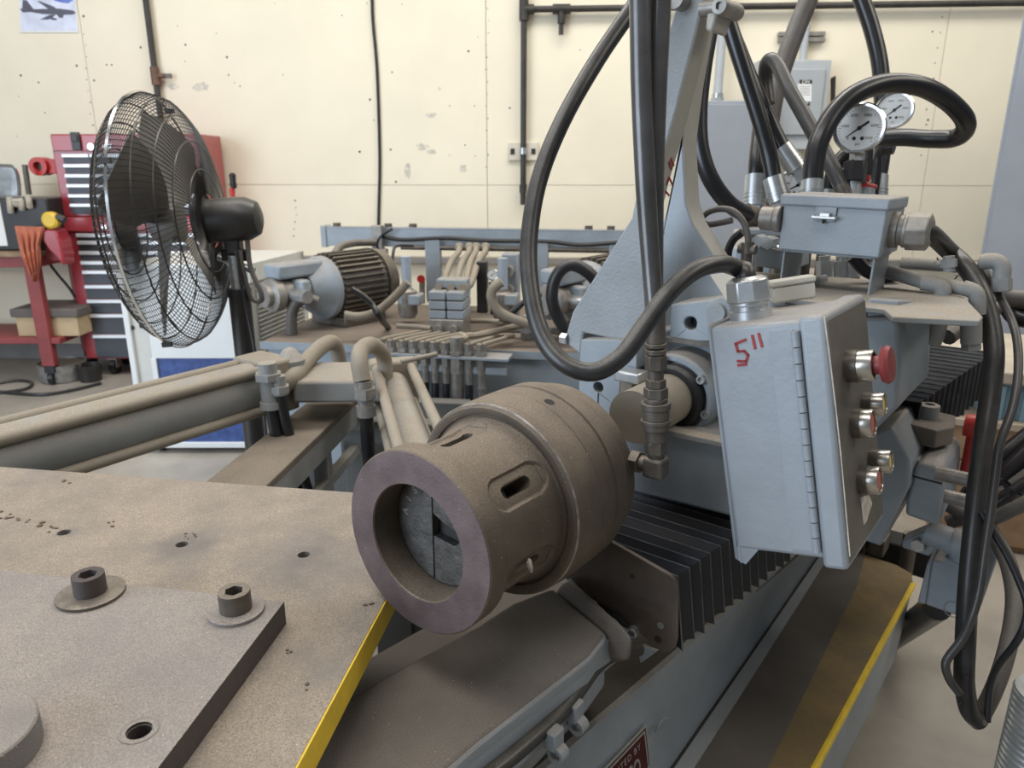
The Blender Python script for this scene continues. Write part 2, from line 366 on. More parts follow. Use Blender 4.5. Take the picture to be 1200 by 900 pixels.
obj('drain_tee', MB().cyl(c2-WA*.06, c2+WA*.06, .032, 12).cyl(c2, c2-Z*.09, .026, 12).cyl(c2-Z*.09, c2-Z*.16, .017, 10), dp, t)
cp = PW(613, 177, .05); cp = V((b.x, b.y, cp.z))
obj('pipe_coupling', MB().cyl(cp-Z*.022, cp+Z*.022, .027, 12), M['galv'], t); cp2 = V((b.x, b.y, PW(613, 221, .05).z))
obj('pipe_coupling', MB().cyl(cp2-Z*.03, cp2+Z*.03, .028, 12), dp, t)
t = thing('outlet_box', PW(613, 188, .02), 'cream electrical outlet box on the wall behind the black drop pipe', 'outlet')
c_ = PW(613, 177.5, .012)
obj('cover_plate', MB().box(c_, WA*.215, WN*.024, Z*.125), mat('almond_plate', (.66, .60, .50), .5), t, bev=.004)
for dx in (-.075, .075): obj('socket', MB().box(c_+WN*.013+WA*dx, WA*.03, WN*.006, Z*.04), M['dark'], t)
# poster
t = thing('airplane_poster', PW(58, 39, .004), 'small paper print of a grey eight-engined jet over clouds pinned high on the wall', 'poster')
pl = [PW(x, y, .004) for x, y in ((22, -22), (87, -22), (92, 38), (24, 38))]
obj('paper_sheet', MB().prism(pl, WN*.002), M['paper'], t)
def poly_px(pts, off, th=.0008): return MB().prism([PW(x, y, off) for x, y in pts], WN*th)
cl = MB().prism([PW(x, y, .0062) for x, y in ((23, -21), (86, -21), (90.5, 36), (25, 36))], WN*.0004)
pmn = mat('printed_cloud_sky', (.66, .69, .82), .6, var=.18, scale=7); obj('printed_sky', cl, pmn, t)
obj('printed_blue_sky', poly_px([(60, -12), (64, 1), (72, 3), (80, 4), (86, 0), (86, -20), (60, -20)], .0067), mat('printed_blue', (.16, .22, .62), .6, var=.3, scale=20), t)
s_ = 130/1200
fus = [(215,100),(235,90),(270,100),(400,98),(540,95),(640,92),(790,112),(822,138),(790,158),(680,160),(460,152),(330,130),(250,135)]
prt = [fus, [(240,100),(245,0),(285,0),(365,100)], [(400,10),(430,12),(580,70),(620,100),(520,95)], [(430,212),(540,160),(600,158),(560,200),(520,212)], [(540,190),(600,195),(622,208),(600,218),(560,214)], [(610,150),(690,160),(680,192),(640,192)]]
am = MB()
for q, pp in enumerate(prt): am.prism([PW(x*s_, y*s_, .0072+q*.0002) for x, y in pp], WN*.0002)
obj('printed_airplane', am, mat('printed_jet_gray', (.10, .10, .13), .6, var=.15), t)
# gray electrical cabinet + conduit
t = thing('electrical_cabinet', PW(858, 330, .3), 'wide blank grey steel electrical cabinet against the wall behind the hoses', 'cabinet')
a, b = PW(806, 118, .3), PW(911, 119, .3)
obj('body', MB().prism([V((a.x, a.y, a.z)), V((b.x, b.y, a.z)), V((b.x, b.y, .02)), V((a.x, a.y, .02))], -WN*.3), M['cab'], t, bev=.006)
dd = (b-a).length
obj('door', MB().prism([a+WA*.015-Z*.02+WN*.001, b-WA*.015-Z*.02+WN*.001, V((b.x, b.y, .06))-WA*.015+WN*.001, V((a.x, a.y, .06))+WA*.015+WN*.001], WN*.015), M['cab'], t, bev=.003)
c_ = PW(841, 110, .12); t2 = thing('conduit', c_, 'galvanised conduit running down into the top of the wide grey cabinet', 'conduit')
c_.z = a.z; obj('pipe', MB().cyl(c_, c_+Z*1.6, .03, 14), M['cablt'], t2); obj('connector', MB().cyl(c_, c_+Z*.03, .045, 6).cyl(c_+Z*.03, c_+Z*.06, .038, 14), M['galv'], t2)
# safety switch
t = thing('safety_switch', PW(940, 175, .15), 'grey wall-mounted safety switch box with black and white ON and OFF label', 'electrical box')
a, b = PW(890, 70, .16), PW(975, 70, .16); zb = PW(940, 175, .16).z
obj('box', MB().cbox(V((a.x, a.y, zb)), b-a, -WN*.16, Z*(a.z-zb)), M['cablt'], t, bev=.006)
a2, b2 = PW(893, 81, .162), PW(967, 81, .162); z2 = PW(940, 158, .162).z
dr = obj('door', MB().cbox(V((a2.x, a2.y, z2)), b2-a2, WN*.02, Z*(a2.z-z2)), mat('switch_door_gray', (.38, .405, .42), .4, var=.05), t, bev=.006)
def lab(x0, x1, y0, y1, m, off): 
    return MB().prism([PW(x0, y0, off), PW(x1, y0, off), PW(x1, y1, off), PW(x0, y1, off)], WN*.001)
obj('label_sticker', lab(935, 951, 98, 119, None, .1835), M['paper'], dr)
obj('on_band', lab(937, 951.5, 93.5, 98.3, None, .184), M['ink'], dr); obj('off_band', lab(936, 949, 118.7, 123.5, None, .184), M['ink'], dr)
k = 6.1/FPX
text_mesh('on_lettering', 'ON', 4.6*k, PW(944.3, 96, .1853), WA, Z, M['paper'], dr)
text_mesh('off_lettering', 'OFF', 4.4*k, PW(942.6, 121.2, .1853), WA, Z, M['paper'], dr)
lm = MB()
for q in range(5): lm.box(PW(943, 101.5+q*2.4, .1846), WA*(.075-.01*(q % 2)), WN*.001, Z*.005)
lm.box(PW(938.5, 114, .1848), WA*.012, WN*.001, Z*.016)
obj('small_print', lm, mat('gray_print', (.35, .34, .33), .6), dr, kind='stuff')
c_ = PW(976, 105, .08); obj('lever', MB().prism([PW(973, 92, .08), PW(978, 89, .08), PW(977, 117, .08), PW(973, 121, .08)], WN*.03), M['blackdusty'], t, bev=.003)
t2 = thing('strut_conduit', PW(940, 70, .07), 'thin galvanised conduit in a short strut channel above the ON OFF switch box', 'conduit')
c_ = PW(941, 69, .07); zz = a.z; c_.z = zz; obj('pipe', MB().cyl(c_, c_+Z*1.2, .024, 12), M['cablt'], t2)
for y in (40, 47): 
    q = PW(939, y, .02); obj('strut_rail', MB().box(q, WA*.31, WN*.04, Z*.028), M['fitting'], t2, bev=.003)
obj('conduit_clamp', MB().box(PW(941, 43, .075), WA*.07, WN*.03, Z*.05), M['galv'], t2, bev=.004)
t = thing('junction_handy_box', PW(918, 160, .1), 'small grey square box mounted left of the ON OFF switch box', 'electrical box')
obj('box', MB().cbox(PW(913, 152, .14), WA*.07, -WN*.1, Z*.17), M['cab'], t, bev=.004); obj('cover', MB().cbox(PW(913, 151, .141), WA*.066, WN*.01, Z*.16), M['cablt'], t, bev=.003)
# tall locker at the right edge
t = thing('steel_locker', PY(1190, 420, 4.3), 'tall plain grey steel cabinet cut off by the right edge of the photo', 'cabinet')
a = PY(1156, 260, 4.2)
obj('body', MB().cbox(V((a.x, a.y, .03)), V((.95, -.60, 0)), V((.36, .57, 0)), Z*2.3), M["cab"], t, bev=.006)
obj('door', MB().cbox(V((a.x+.01, a.y-.026, .08)), V((.92, -.581, 0)), V((.01, .016, 0)), Z*2.2), M['cab'], t, bev=.004)
obj('door_handle', MB().cbox(V((a.x+.84, a.y-.60, .95)), V((.03, -.02, 0)), V((.016, .026, 0)), Z*.14), M['galv'], t, bev=.004)
# ================================================================== tool chest
CY = 5.28
t = thing('tool_chest', (-2.55, 5.5, 1.147), 'red top tool chest with charcoal drawers and bright pulls on the roll cabinet', 'tool chest')
xl, xr = -3.13, -2.12; zt, zb = PY(60, 157, CY).z, PY(75, 254, CY).z
zf = lambda y: PY(95, y, CY).z
sh = MB().abox(xl, xr, CY, CY+.39, zb, zt-.0)
obj('body', sh, M['red'], t, bev=.008)
obj('lid_front', MB().abox(xl+.01, xr-.01, CY-.012, CY, zf(177), zf(158)), M['red'], t, bev=.004)
x = PY(91, 165, CY).x; obj('latch', MB().abox(x-.03, x+.03, CY-.03, CY-.012, zf(176), zf(155)).abox(x-.02, x+.02, CY-.038, CY-.03, zf(166), zf(158)), M['blackdusty'], t, bev=.003)
x = PY(109, 172, CY).x; obj('lock', MB().cyl((x, CY-.03, zf(172)), (x, CY-.012, zf(172)), .022, 16), M['chrome'], t)
x = PY(127, 172, CY).x; obj('badge', MB().prism([(x-.035, CY-.014, zf(169)), (x+.035, CY-.014, zf(169)), (x+.028, CY-.014, zf(174)), (x, CY-.014, zf(176)), (x-.028, CY-.014, zf(174))], (0, -.004, 0)), M['brushed'], t)
def drawer(par, x0, x1, z0, z1, pt):
    d = obj('drawer', MB().abox(x0, x1, CY-.014, CY+.02, z0+.003, z1-.003), M['drawer'], par, bev=.003)
    obj('drawer_pull', MB().abox(x0+.002, x1-.002, CY-.034, CY-.012, z1-pt, z1-.002), M['brushed'], d, bev=.004)
ys = [182, 193.8, 205.6, 217.2, 229, 240, 253]; xa, xb = xl+.07, xr-.05
for i in range(6):
    z1, z0 = zf(ys[i]-2), zf(ys[i+1]-2)
    if i < 2:
        xm = [xa, xa+.19, xa+.62, xb]
        for j in range(3): drawer(t, xm[j]+.002, xm[j+1]-.002, z0, z1, .026)
    else: drawer(t, xa, xb, z0, z1, .026)
t = thing('roll_cabinet', (-2.55, 5.5, 0), 'red rolling tool cabinet on casters under the top chest beside the white cabinet', 'tool cabinet')
z0c = PY(98, 433, CY).z
obj('body', MB().abox(xl-.01, xr+.01, CY, CY+.40, max(z0c, .13), zb-.004), M['red'], t, bev=.008)
obj('top_rail', MB().abox(xl-.015, xr+.015, CY-.025, CY, zf(271), zf(254)), M['red'], t, bev=.006)
x = PY(125, 266, CY).x; obj('lock', MB().cyl((x, CY-.035, zf(266)), (x, CY-.024, zf(266)), .018, 14), M['chrome'], t)
ys = [275, 283.5, 295.5, 307, 318, 335, 352, 369, 393, 421]
for i in range(9): drawer(t, xa+.01, xb, zf(ys[i+1]-2), zf(ys[i]-2), .028)
for x, y in ((xl+.16, CY+.07), (xr-.12, CY+.07), (xl+.12, CY+.33), (xr-.12, CY+.33)):
    c_ = obj('caster', MB().abox(x-.035, x+.035, y-.04, y+.04, .115, .135).abox(x-.03, x-.024, y-.035, y+.035, .05, .12).abox(x+.024, x+.03, y-.035, y+.035, .05, .12), M['fitting'], t)
    obj('wheel', MB().cyl((x-.02, y, .062), (x+.02, y, .062), .062, 20), M['rubber'], c_)
c_ = PY(49, 195, CY+.1)
t = thing('red_cup_holder', c_, 'round red holder sticking out from the left side of the red top chest', 'holder')
obj('ring', MB().lathe(c_+V((0, -.05, 0)), (0, 1, 0), [(0, .032), (0, .062), (.11, .062), (.11, .032)], 24, True), M['redplastic'], t)
obj('arm', MB().abox(c_.x+.05, xl+.01, c_.y-.02, c_.y+.05, c_.z-.05, c_.z+.05), M['redplastic'], t, bev=.006)
obj('socket_inside', MB().cyl(c_+V((0, .0, 0)), c_+V((0, .05, 0)), .034, 16), M['fitting'], t)
c_ = PY(273, 232, 5.3); t = thing('screwdriver', c_, 'black and red handled screwdriver standing upright at the right end of the tool chest', 'screwdriver')
obj('grip', MB().lathe(PY(274, 221, 5.3), Z, [(0, .018), (.02, .024), (.05, .02), (.09, .024), (.105, .012)], 12), M['black'], t)
obj('collar', MB().lathe(PY(273, 232, 5.3), Z, [(0, .014), (.05, .02), (.07, .018)], 12), M['redplastic'], t)
p = PY(273, 232, 5.3); obj('shank', MB().cyl(V((p.x, p.y, zb+.15)), p, .006, 8), M['chrome'], t)
# ------------------------------------------------------------------ bench at far left
t = thing('red_workbench', (-3.7, 5.3, 0), 'red steel workbench with a worn wooden top at the left edge', 'workbench')
zt = .936; BX = PY(50, 295, 5.06).x
obj('bench_top', MB().abox(BX-1.6, BX, 5.0, 5.56, zt-.03, zt), M['wood'], t, bev=.004)
obj('apron', MB().abox(BX-1.58, BX-.02, 5.02, 5.05, zt-.10, zt-.03), M['redpaint'], t, bev=.003)
obj('apron', MB().abox(BX-.05, BX-.02, 5.05, 5.54, zt-.10, zt-.03), M['redpaint'], t, bev=.003)
for x, y in ((BX-.13, 5.03), (BX-.11, 5.5), (BX-1.56, 5.03), (BX-1.56, 5.5)):
    lg = obj('leg', MB().abox(x, x+.09, y, y+.055, .14, zt-.1), M['redpaint'], t, bev=.003)
    cs = obj('caster', MB().abox(x+.01, x+.08, y+.0, y+.055, .09, .14).cyl((x+.03, y+.03, .05), (x+.065, y+.03, .05), .05, 16), M['black'], lg)
zs_ = PY(50, 396, 5.1).z
obj('lower_shelf', MB().abox(BX-1.55, BX+.02, 5.04, 5.54, zs_-.03, zs_+.012), M['redpaint'], t, bev=.004)
t = thing('lidded_carton', (BX-.15, 5.22, zs_+.013), 'cardboard carton with a dark lid on the lower shelf of the red workbench', 'box')
obj('carton', MB().abox(BX-.30, BX+.13, 5.10, 5.44, zs_+.013, zs_+.15), M['card'], t, bev=.004)
obj('lid', MB().abox(BX-.32, BX+.15, 5.08, 5.46, zs_+.15, zs_+.21), M['carddark'], t, bev=.008)
t = thing('black_case', (BX-.2, 5.25, zt+.001), 'black boxy case with a pale paper label on the red workbench', 'case')
zc = PY(30, 232, 5.1).z
obj('shell', MB().abox(BX-1.0, BX+.06, 5.10, 5.42, zt+.001, zc), M['blackdusty'], t, bev=.012)
obj('paper_label', MB().abox(PY(-60, 270, 5.1).x, PY(6, 270, 5.1).x, 5.096, 5.1, PY(0, 288, 5.1).z, PY(0, 238, 5.1).z), M['paper'], t)
t = thing('chrome_framed_glass', (PY(10, 228, 5.3).x, 5.3, zc), 'square mirror with rounded chrome frame leaning behind the black case', 'mirror')
fr = [PY(x, y, 5.3) for x, y in ((-30, 194), (8, 194), (16, 196), (20, 203), (22, 214), (23, 229))]
obj('frame', MB().sweep(fr, .012, 8, sub=4), M['chrome'], t)
obj('pane', MB().prism([PY(x, y, 5.3) for x, y in ((-30, 195), (8, 195), (15, 197), (19, 204), (21, 214), (22, 230), (-30, 230))], (0, .006, 0)), mat('hazy_mirror', (.7, .7, .7), .12, metal=.9, var=.3, scale=14), t)
obj('steel_bar', MB().cyl(PY(29, 193, 5.25), PY(34, 228, 5.25), .018, 10), M['darksteel'], label='thin dark steel bar standing behind the black case on the workbench', cat='bar', org=PY(34, 228, 5.25))
gl = MB(); 
for x0, y0, x1, y1 in ((11, 231, 13, 249), (17, 236, 27, 235), (25, 234, 26, 245), (33, 230, 35, 243), (18, 239, 26, 239)): gl.sweep([PY(x0, y0, 5.08), PY((x0+x1)/2, (y0+y1)/2+.5, 5.07), PY(x1, y1, 5.08)], .02, 8, sub=3)
obj('work_gloves', gl, mat('soiled_canvas', (.45, .40, .33), .9, var=.2, scale=20), label='pair of soiled canvas gloves draped over the front of the black case', cat='gloves')
# rag with folds
rg = MB(); N_, K_ = 14, 12
xs0, xs1 = [(17, 265), (24, 298), (33, 318), (38, 330)], [(52, 266), (46, 285), (47, 305), (43, 330)]
def lerp(P, t_): 
    q = t_*(len(P)-1); i = min(int(q), len(P)-2); f = q-i; return (P[i][0]*(1-f)+P[i+1][0]*f, P[i][1]*(1-f)+P[i+1][1]*f)
vs = []
for i in range(N_+1):
    for j in range(K_+1):
        a, b = lerp(xs0, i/N_), lerp(xs1, i/N_); u = j/K_
        vs.append(PY(a[0]*(1-u)+b[0]*u, a[1]*(1-u)+b[1]*u, 4.965+.018*sin(j*2.1+i*.3)*min(1, .3+i/5)))
fs = [(i*(K_+1)+j, i*(K_+1)+j+1, (i+1)*(K_+1)+j+1, (i+1)*(K_+1)+j) for i in range(N_) for j in range(K_)]
top_ = PY(17, 265, 4.965)
vs2 = [v+V((0, .012, 0)) for v in vs]; n0 = len(vs)
rg.add(vs+vs2, fs+[tuple(n0+q for q in f[::-1]) for f in fs]+[(j, n0+j, n0+j+1, j+1) for j in range(K_)]+[(N_*(K_+1)+j+1, n0+N_*(K_+1)+j+1, n0+N_*(K_+1)+j, N_*(K_+1)+j) for j in range(K_)]+[((i+1)*(K_+1), n0+(i+1)*(K_+1), n0+i*(K_+1), i*(K_+1)) for i in range(N_)]+[(i*(K_+1)+K_, n0+i*(K_+1)+K_, n0+(i+1)*(K_+1)+K_, (i+1)*(K_+1)+K_) for i in range(N_)])
a, b = PY(17, 265, 4.97), PY(52, 266, 4.97)
obj('shop_rag', rg, M['orange'], label='orange shop rag hanging over the corner of the red workbench', cat='rag')
t = thing('red_hood', PY(60, 300, 5.0), 'rounded red sheet-metal hood with a bright reflection beside the orange rag', 'hood')
c_ = PY(58, 287, 5.02)
gp = [PY(x, y, 4.98) for x, y in ((50, 270), (56, 268), (64, 270), (70, 282), (74, 300), (74, 312), (66, 302), (56, 292), (50, 282))]
obj('hood', MB().prism(gp, (0, .14, 0)), M['red'], t, bev=.012)
obj('bracket', MB().abox(c_.x-.06, c_.x+.06, 5.06, 5.14, zt-.06, zt+.03), M['redpaint'], t, bev=.004)
c_ = PY(60, 258, 5.0); t = thing('yellow_knob_tool', c_-Z*.05, 'round yellow plastic knob-shaped tool sitting above the red hood', 'tool')
obj('shell', MB().lathe(c_+V((0, -.03, 0)), (0, 1, 0), [(0, .04), (.012, .055), (.05, .055), (.06, .04)], 20), M['yellowplastic'], t)
obj('tip', MB().cyl(c_+V((.04, 0, .02)), c_+V((.09, 0, .0)), .025, 12), M['blackdusty'], t)
obj('wooden_stick', MB().cyl(PY(36, 268, 4.99), PY(53, 268, 4.99), .014, 8), M['wood'], label='short wooden dowel lying on the orange rag', cat='dowel')
c_ = PZ(75, 444, 0); t = thing('steel_pan', c_, 'round grey steel pan standing on the floor beside the bench leg', 'pan')
obj('pan', MB().lathe(c_, Z, [(0, .0), (0, .14), (.01, .15), (.125, .155), (.13, .16), (.13, .15), (.015, .142), (.012, 0)], 28), M['fitting'], t)
obj('pan_cover', MB().lathe(c_+Z*.116, Z, [(0, 0), (0, .148), (.006, .148), (.006, 0)], 28), M['darksteel'], t)
c_ = PZ(107, 446, 0); t = thing('black_tub', c_, 'small black round tub between the steel pan and the red cabinet caster', 'tub')
obj('tub', MB().lathe(c_, Z, [(0, .07), (.12, .085), (.12, .078), (.02, .07), (.02, 0)], 20), M['blackdusty'], t)
pts = [PZ(x, y, .012) for x, y in ((-20, 452), (18, 446), (37, 448), (32, 455), (10, 459), (-10, 461))]
obj('floor_cable', MB().sweep(pts, .011, 8), M['rubber'], label='black cable looped on the floor under the red workbench', cat='cable')
pts = [PZ(x, y, .012) for x, y in ((-20, 457), (20, 461), (55, 462), (90, 456), (118, 449))]
obj('floor_cable', MB().sweep(pts, .012, 8), M['rubber'], label='longer black cable on the floor passing in front of the steel pan', cat='cable')
pts = [PY(x, y, 5.5) for x, y in ((55, 295), (58, 308), (68, 322), (80, 336), (88, 348))]
obj('power_cord', MB().sweep(pts, .010, 8), M['rubber'], label='black power cord hanging between the workbench and the red cabinet', cat='cable')
# ------------------------------------------------------------------ white cabinet with louvred side
FY = 3.75; zt = 1.02; xa = PY(137, 310, FY).x; xb = PY(285, 310, FY).x; sd = V((.11, .62, 0))
t = thing('white_cabinet', ((xa+xb)/2, FY+.3, 0), 'white steel cabinet on casters with a blue lower panel and a louvred grey side', 'cabinet')
zlo = PY(280, 524, FY).z
P = lambda x, y, z: V((x, y, z))
obj('carcass', MB().prism([P(xa, FY+.02, zlo+.03), P(xb, FY+.02, zlo+.03), P(xb, FY+.02, 0)+sd+Z*(zlo+.03), P(xa, FY+.02, 0)+sd+Z*(zlo+.03)], Z*(zt-zlo-.03)), M['offwhite'], t, bev=.006)
zm = PY(220, 420, FY).z; pw = .055; lw = .11
obj('upper_panel', MB().abox(xa+lw, xb-.004, FY-.002, FY+.02, zm, zt-.03), M['white'], t, bev=.003)
obj('blue_panel', MB().abox(xa+lw+.02, xb-pw, FY+.004, FY+.022, zlo+.03, zm), M['blue'], t)
obj('left_post', MB().abox(xa, xa+.028, FY-.02, FY+.03, zlo+.01, zt), M['white'], t, bev=.003)
obj('left_stile', MB().abox(xa+.028, xa+lw, FY+.0, FY+.03, zlo+.01, zt-.03), M['offwhite'], t, bev=.003)
obj('left_edge_strip', MB().abox(xa+lw-.004, xa+lw+.022, FY-.008, FY+.02, zlo+.03, zm), M['white'], t, bev=.002)
obj('top_rail', MB().abox(xa, xb, FY-.02, FY+.03, zt-.03, zt), M['white'], t, bev=.003)
obj('right_post', MB().abox(xb-pw, xb, FY-.006, FY+.03, zlo, zm), M['white'], t, bev=.003)
obj('bottom_rail', MB().abox(xa, xb, FY-.012, FY+.03, zlo, zlo+.03), M['white'], t, bev=.003)
for px, py in ((157, 340), (159, 357), (155, 384), (166, 382)):
    c_ = PY(px, py, FY-.002); obj('keyhole', MB().cyl(c_, c_+V((0, -.004, 0)), .012, 10), M['ink'], t)
for x, y in ((xa+.08, FY+.04), (xb-.05, FY+.06), (xa+.15, FY+.55), (xb+.05, FY+.55)):
    obj('caster', MB().abox(x-.02, x+.02, y-.02, y+.02, .05, max(zlo, .06)).cyl((x-.014, y, .034), (x+.014, y, .034), .034, 14), M['blackdusty'], t)
lv = MB(); sv = sd.normalized(); sn = V((sv.y, -sv.x, 0)); cc = V((xb, FY+.02, 0))
fr = obj('louvre_frame', MB().cbox(cc+Z*.2+sn*.001, sd, sn*.012, Z*(zt-.25)), M['louver'], t)
for k in range(24):
    z = .36+k*.0235
    lv.box(cc+sv*.31+sn*.018+Z*z, sv*.52, (sn+Z*.6).normalized()*.016, (Z-sn*.6).normalized()*.006)
obj('louvre_slats', lv, M['louver'], fr, kind='stuff')
obj('side_post', MB().cbox(cc+sv*.58+Z*.15+sn*.002, sv*.05, sn*.02, Z*(zt-.16)), M['offwhite'], t, bev=.003)
obj('side_top_rail', MB().cbox(cc+Z*(zt-.10)+sn*.002, sv*.63, sn*.02, Z*.099), M['offwhite'], t, bev=.003)
# ------------------------------------------------------------------ pedestal fan
FD = 2.5; c0 = W(201, 262, FD)
ax = (V((1, 0, 0))+V((0, 1, 0))*.07+Z*.06).normalized()      # motor side of the axle
t = thing('pedestal_fan', V((PY(262, 300, 2.4).x, 2.45, 0)), 'black industrial pedestal fan with a dusty round wire cage in front of the tool chest', 'fan')
RR = .415; wr = .0026
gx = ax.orthogonal().normalized(); gz = (Z-ax*ax.dot(Z)).normalized(); gx = ax.cross(gz)
def gp(t_, r, a): return c0+ax*t_+gx*(r*cos(a))+gz*(r*sin(a))
front = [(-.155, .07), (-.15, .16), (-.135, .25), (-.10, .33), (-.06, .385), (-.005, RR)]
back = [(-.005, RR), (.045, .395), (.085, .34), (.11, .26), (.125, .17), (.13, .09)]
for nm_, prf, lead in (('front_guard', front, -.30), ('rear_guard', back, .22)):
    g = MB(); n_ = 120
    for k in range(n_):
        a = 2*pi*k/n_; g.sweep([gp(q, r, a+lead*(1-r/RR)) for q, r in prf], wr*.62, 4, False, 3)
    for q, r in (prf[1], prf[2], prf[3], prf[4]) if nm_ == 'front_guard' else (prf[1], prf[2], prf[3], prf[4]):
        g.sweep([gp(q, r, 2*pi*k/40) for k in range(41)], wr*1.1, 5, False, 1)
    obj(nm_, g, M['blackwire'], t, kind='stuff')
obj('rim_band', MB().lathe(c0-ax*.012, ax, [(-.004, RR+.002), (-.004, RR+.006), (.004, RR+.006), (.004, RR+.002)], 64, True), M['chrome'], t)
for k in range(4): 
    a = 2*pi*k/4+.5; obj('guard_clip', MB().box(gp(-.01, RR+.008, a), gx*.016, gz*.016, ax*.03), M['blackdusty'], t)
obj('front_badge', MB().lathe(c0-ax*.16, ax, [(0, .0), (0, .07), (.012, .078), (.014, .0)], 28), M['blackdusty'], t)
hub = obj('hub', MB().lathe(c0-ax*.06, ax, [(0, 0), (0, .05), (.02, .065), (.09, .065), (.09, 0)], 24), M['blade'], t)
for k in range(4):
    a0 = 2*pi*k/4+.55; vs = []; fs = []
    for i in range(9):
        r = .05+(RR-.09)*i/8; wdt = .10+.15*sin(pi*min(1, i/6.5)*.5); tw = radians(38-18*i/8)
        for j in range(7):
            u = (j/6-.5)*wdt; q = u*sin(tw)+.012*(1-(2*j/6-1)**2); an = a0+u*cos(tw)/max(r, .12)
            vs.append(gp(-.02+q, r, an))
    b0 = len(vs); vs += [v+ax*.003 for v in vs]
    for i in range(8):
        for j in range(6):
            f = (i*7+j, i*7+j+1, (i+1)*7+j+1, (i+1)*7+j); fs += [f, tuple(b0+q for q in f[::-1])]
    for i in range(8): fs += [(i*7, (i+1)*7, b0+(i+1)*7, b0+i*7), (i*7+6, b0+i*7+6, b0+(i+1)*7+6, (i+1)*7+6)]
    for j in range(6): fs += [(j, b0+j, b0+j+1, j+1), (56+j, 56+j+1, b0+56+j+1, b0+56+j)]
    obj('fan_blade', MB().add(vs, fs), M['blade'], hub)
mo = obj('motor', MB().lathe(c0+ax*.085, ax, [(0, .03), (0, .066), (.01, .072), (.14, .074), (.17, .072), (.205, .055), (.215, .03), (.216, 0)], 32), M['blackdusty'], t)
obj('wire_mount', MB().lathe(c0+ax*.105, ax, [(0, .07), (0, .10), (.012, .10), (.012, .07)], 28, True), M['blackdusty'], t)
pc = c0+ax*.245-Z*.01; fx = W(270, 300, FD); px_ = c0.x+ax.x*.20; pyy = c0.y+ax.y*.20
hd = V((px_, pyy, c0.z+ax.z*.215))
obj('motor_yoke', MB().box(hd-Z*.085, V((.05, 0, 0)), V((0, .05, 0)), Z*.06).box(hd-Z*.12, V((.09, 0, 0)), V((0, .03, 0)), Z*.04), M['blackdusty'], t, bev=.006)
obj('tilt_bolt', MB().cyl(hd-Z*.155-V((.06, .0, -.03)), hd-Z*.155+V((.06, 0, -.02)), .013, 10), M['galv'], t)
obj('upper_post', MB().cyl(hd-Z*.26, hd-Z*.12, .026, 16), M['galv'], t)
obj('pole', MB().cyl(V((hd.x, hd.y, .03)), hd-Z*.245, .037, 20), M['blackdusty'], t)
obj('pole_collar', MB().cyl(hd-Z*.262, hd-Z*.235, .042, 20), M['black'], t)
obj('round_base', MB().lathe(V((hd.x, hd.y, 0)), Z, [(0, 0), (0, .30), (.015, .30), (.03, .25), (.045, .05), (.06, .04), (.06, 0)], 36), M['blackdusty'], t)
cpts = [hd+V((.05, -.01, -.06)), hd+V((.055, -.02, -.16)), hd+V((.085, -.03, -.24)), hd+V((.08, -.02, -.275)), hd+V((.045, -.02, -.26)), hd+V((.03, -.03, -.16)), hd+V((.028, -.03, -.10))]
obj('coiled_cord', MB().sweep(cpts, .009, 8), M['hosegray'], t)
cpts = [hd+V((.02, -.04, -.10)), hd+V((.03, -.045, -.25)), hd+V((.05, -.045, -.45)), hd+V((.06, -.045, -.75)), V((hd.x+.05, hd.y-.045, .06))]
obj('power_cord', MB().sweep(cpts, .006, 6), M['rubber'], t)
# ================================================================== hydraulic power unit behind the table
TZ = .75; T0 = PZ(305, 401, TZ)
def T(u, v, z): return V((T0.x, T0.y, 0))+TA*u+TB*v+Z*z          # tank frame
def TP(x, y, v, z=None): return plane(x, y, TB, T(0, v, 0))       # a pixel on the plane v behind the tank's front
t = thing('oil_tank', T(.9, .5, 0), 'long blue-grey hydraulic oil tank with a dusty brown top behind the machine table', 'tank')
obj('tank_body', MB().cbox(T(.02, .02, .06), TA*1.95, TB*.95, Z*(TZ-.07)), M['paintbg'], t, bev=.008)
topm = mat('dusty_brown_tank_top', (.17, .135, .105), .8, var=.2, scale=4, dust=.4, dcol=(.22,.175,.135), bump=.2)
obj('tank_top', MB().cbox(T(0, 0, TZ-.012), TA*2.0, TB*1.0, Z*.012), topm, t, bev=.003)
obj('front_lip', MB().cbox(T(0, -.006, TZ-.03), TA*2.0, TB*.006, Z*.034), M['paintbg'], t)
for u in (.1, 1.85): 
    obj('foot', MB().cbox(T(u, .05, 0), TA*.08, TB*.85, Z*.06), M['paintbg'], t)
# header rail on posts
R0_, R1_ = PY(379, 277, 4.3), None
RLV = (T(0, 0, 0)-V((0,0,0))); vr = (R0_-T(0, 0, 0)).dot(TB)
def RL(x, y, dv=0): return TP(x, y, vr+dv)
R1_ = RL(760, 284); rz = R0_.z
t = thing('header_rail', V((R0_.x+.8, R0_.y-.1, TZ)), 'blue-grey steel channel rail carried on posts above the oil tank', 'rail')
ln = (R1_-R0_).dot(TA)
ch = MB().cbox(V((R0_.x, R0_.y, rz-.052)), TA*ln, TB*.012, Z*.104).cbox(V((R0_.x, R0_.y, rz+.045)), TA*ln, TB*.07, Z*.010).cbox(V((R0_.x, R0_.y, rz-.052)), TA*ln, TB*.07, Z*.010)
obj('channel', ch, M['paintbg'], t, bev=.002)
obj('end_plate', MB().cbox(V((R0_.x, R0_.y, rz-.06))-TA*.012-TB*.01, TA*.03, TB*.09, Z*.12), M['paintbg'], t, bev=.003)
lo_ = MB(); a = RL(470, 287, -.02); lo_.cyl(V((a.x, a.y, rz-.052)), V((a.x, a.y, rz-.052))+TA*(ln-.5), .014, 10)
obj('lower_pipe', lo_, M['darksteel'], t)
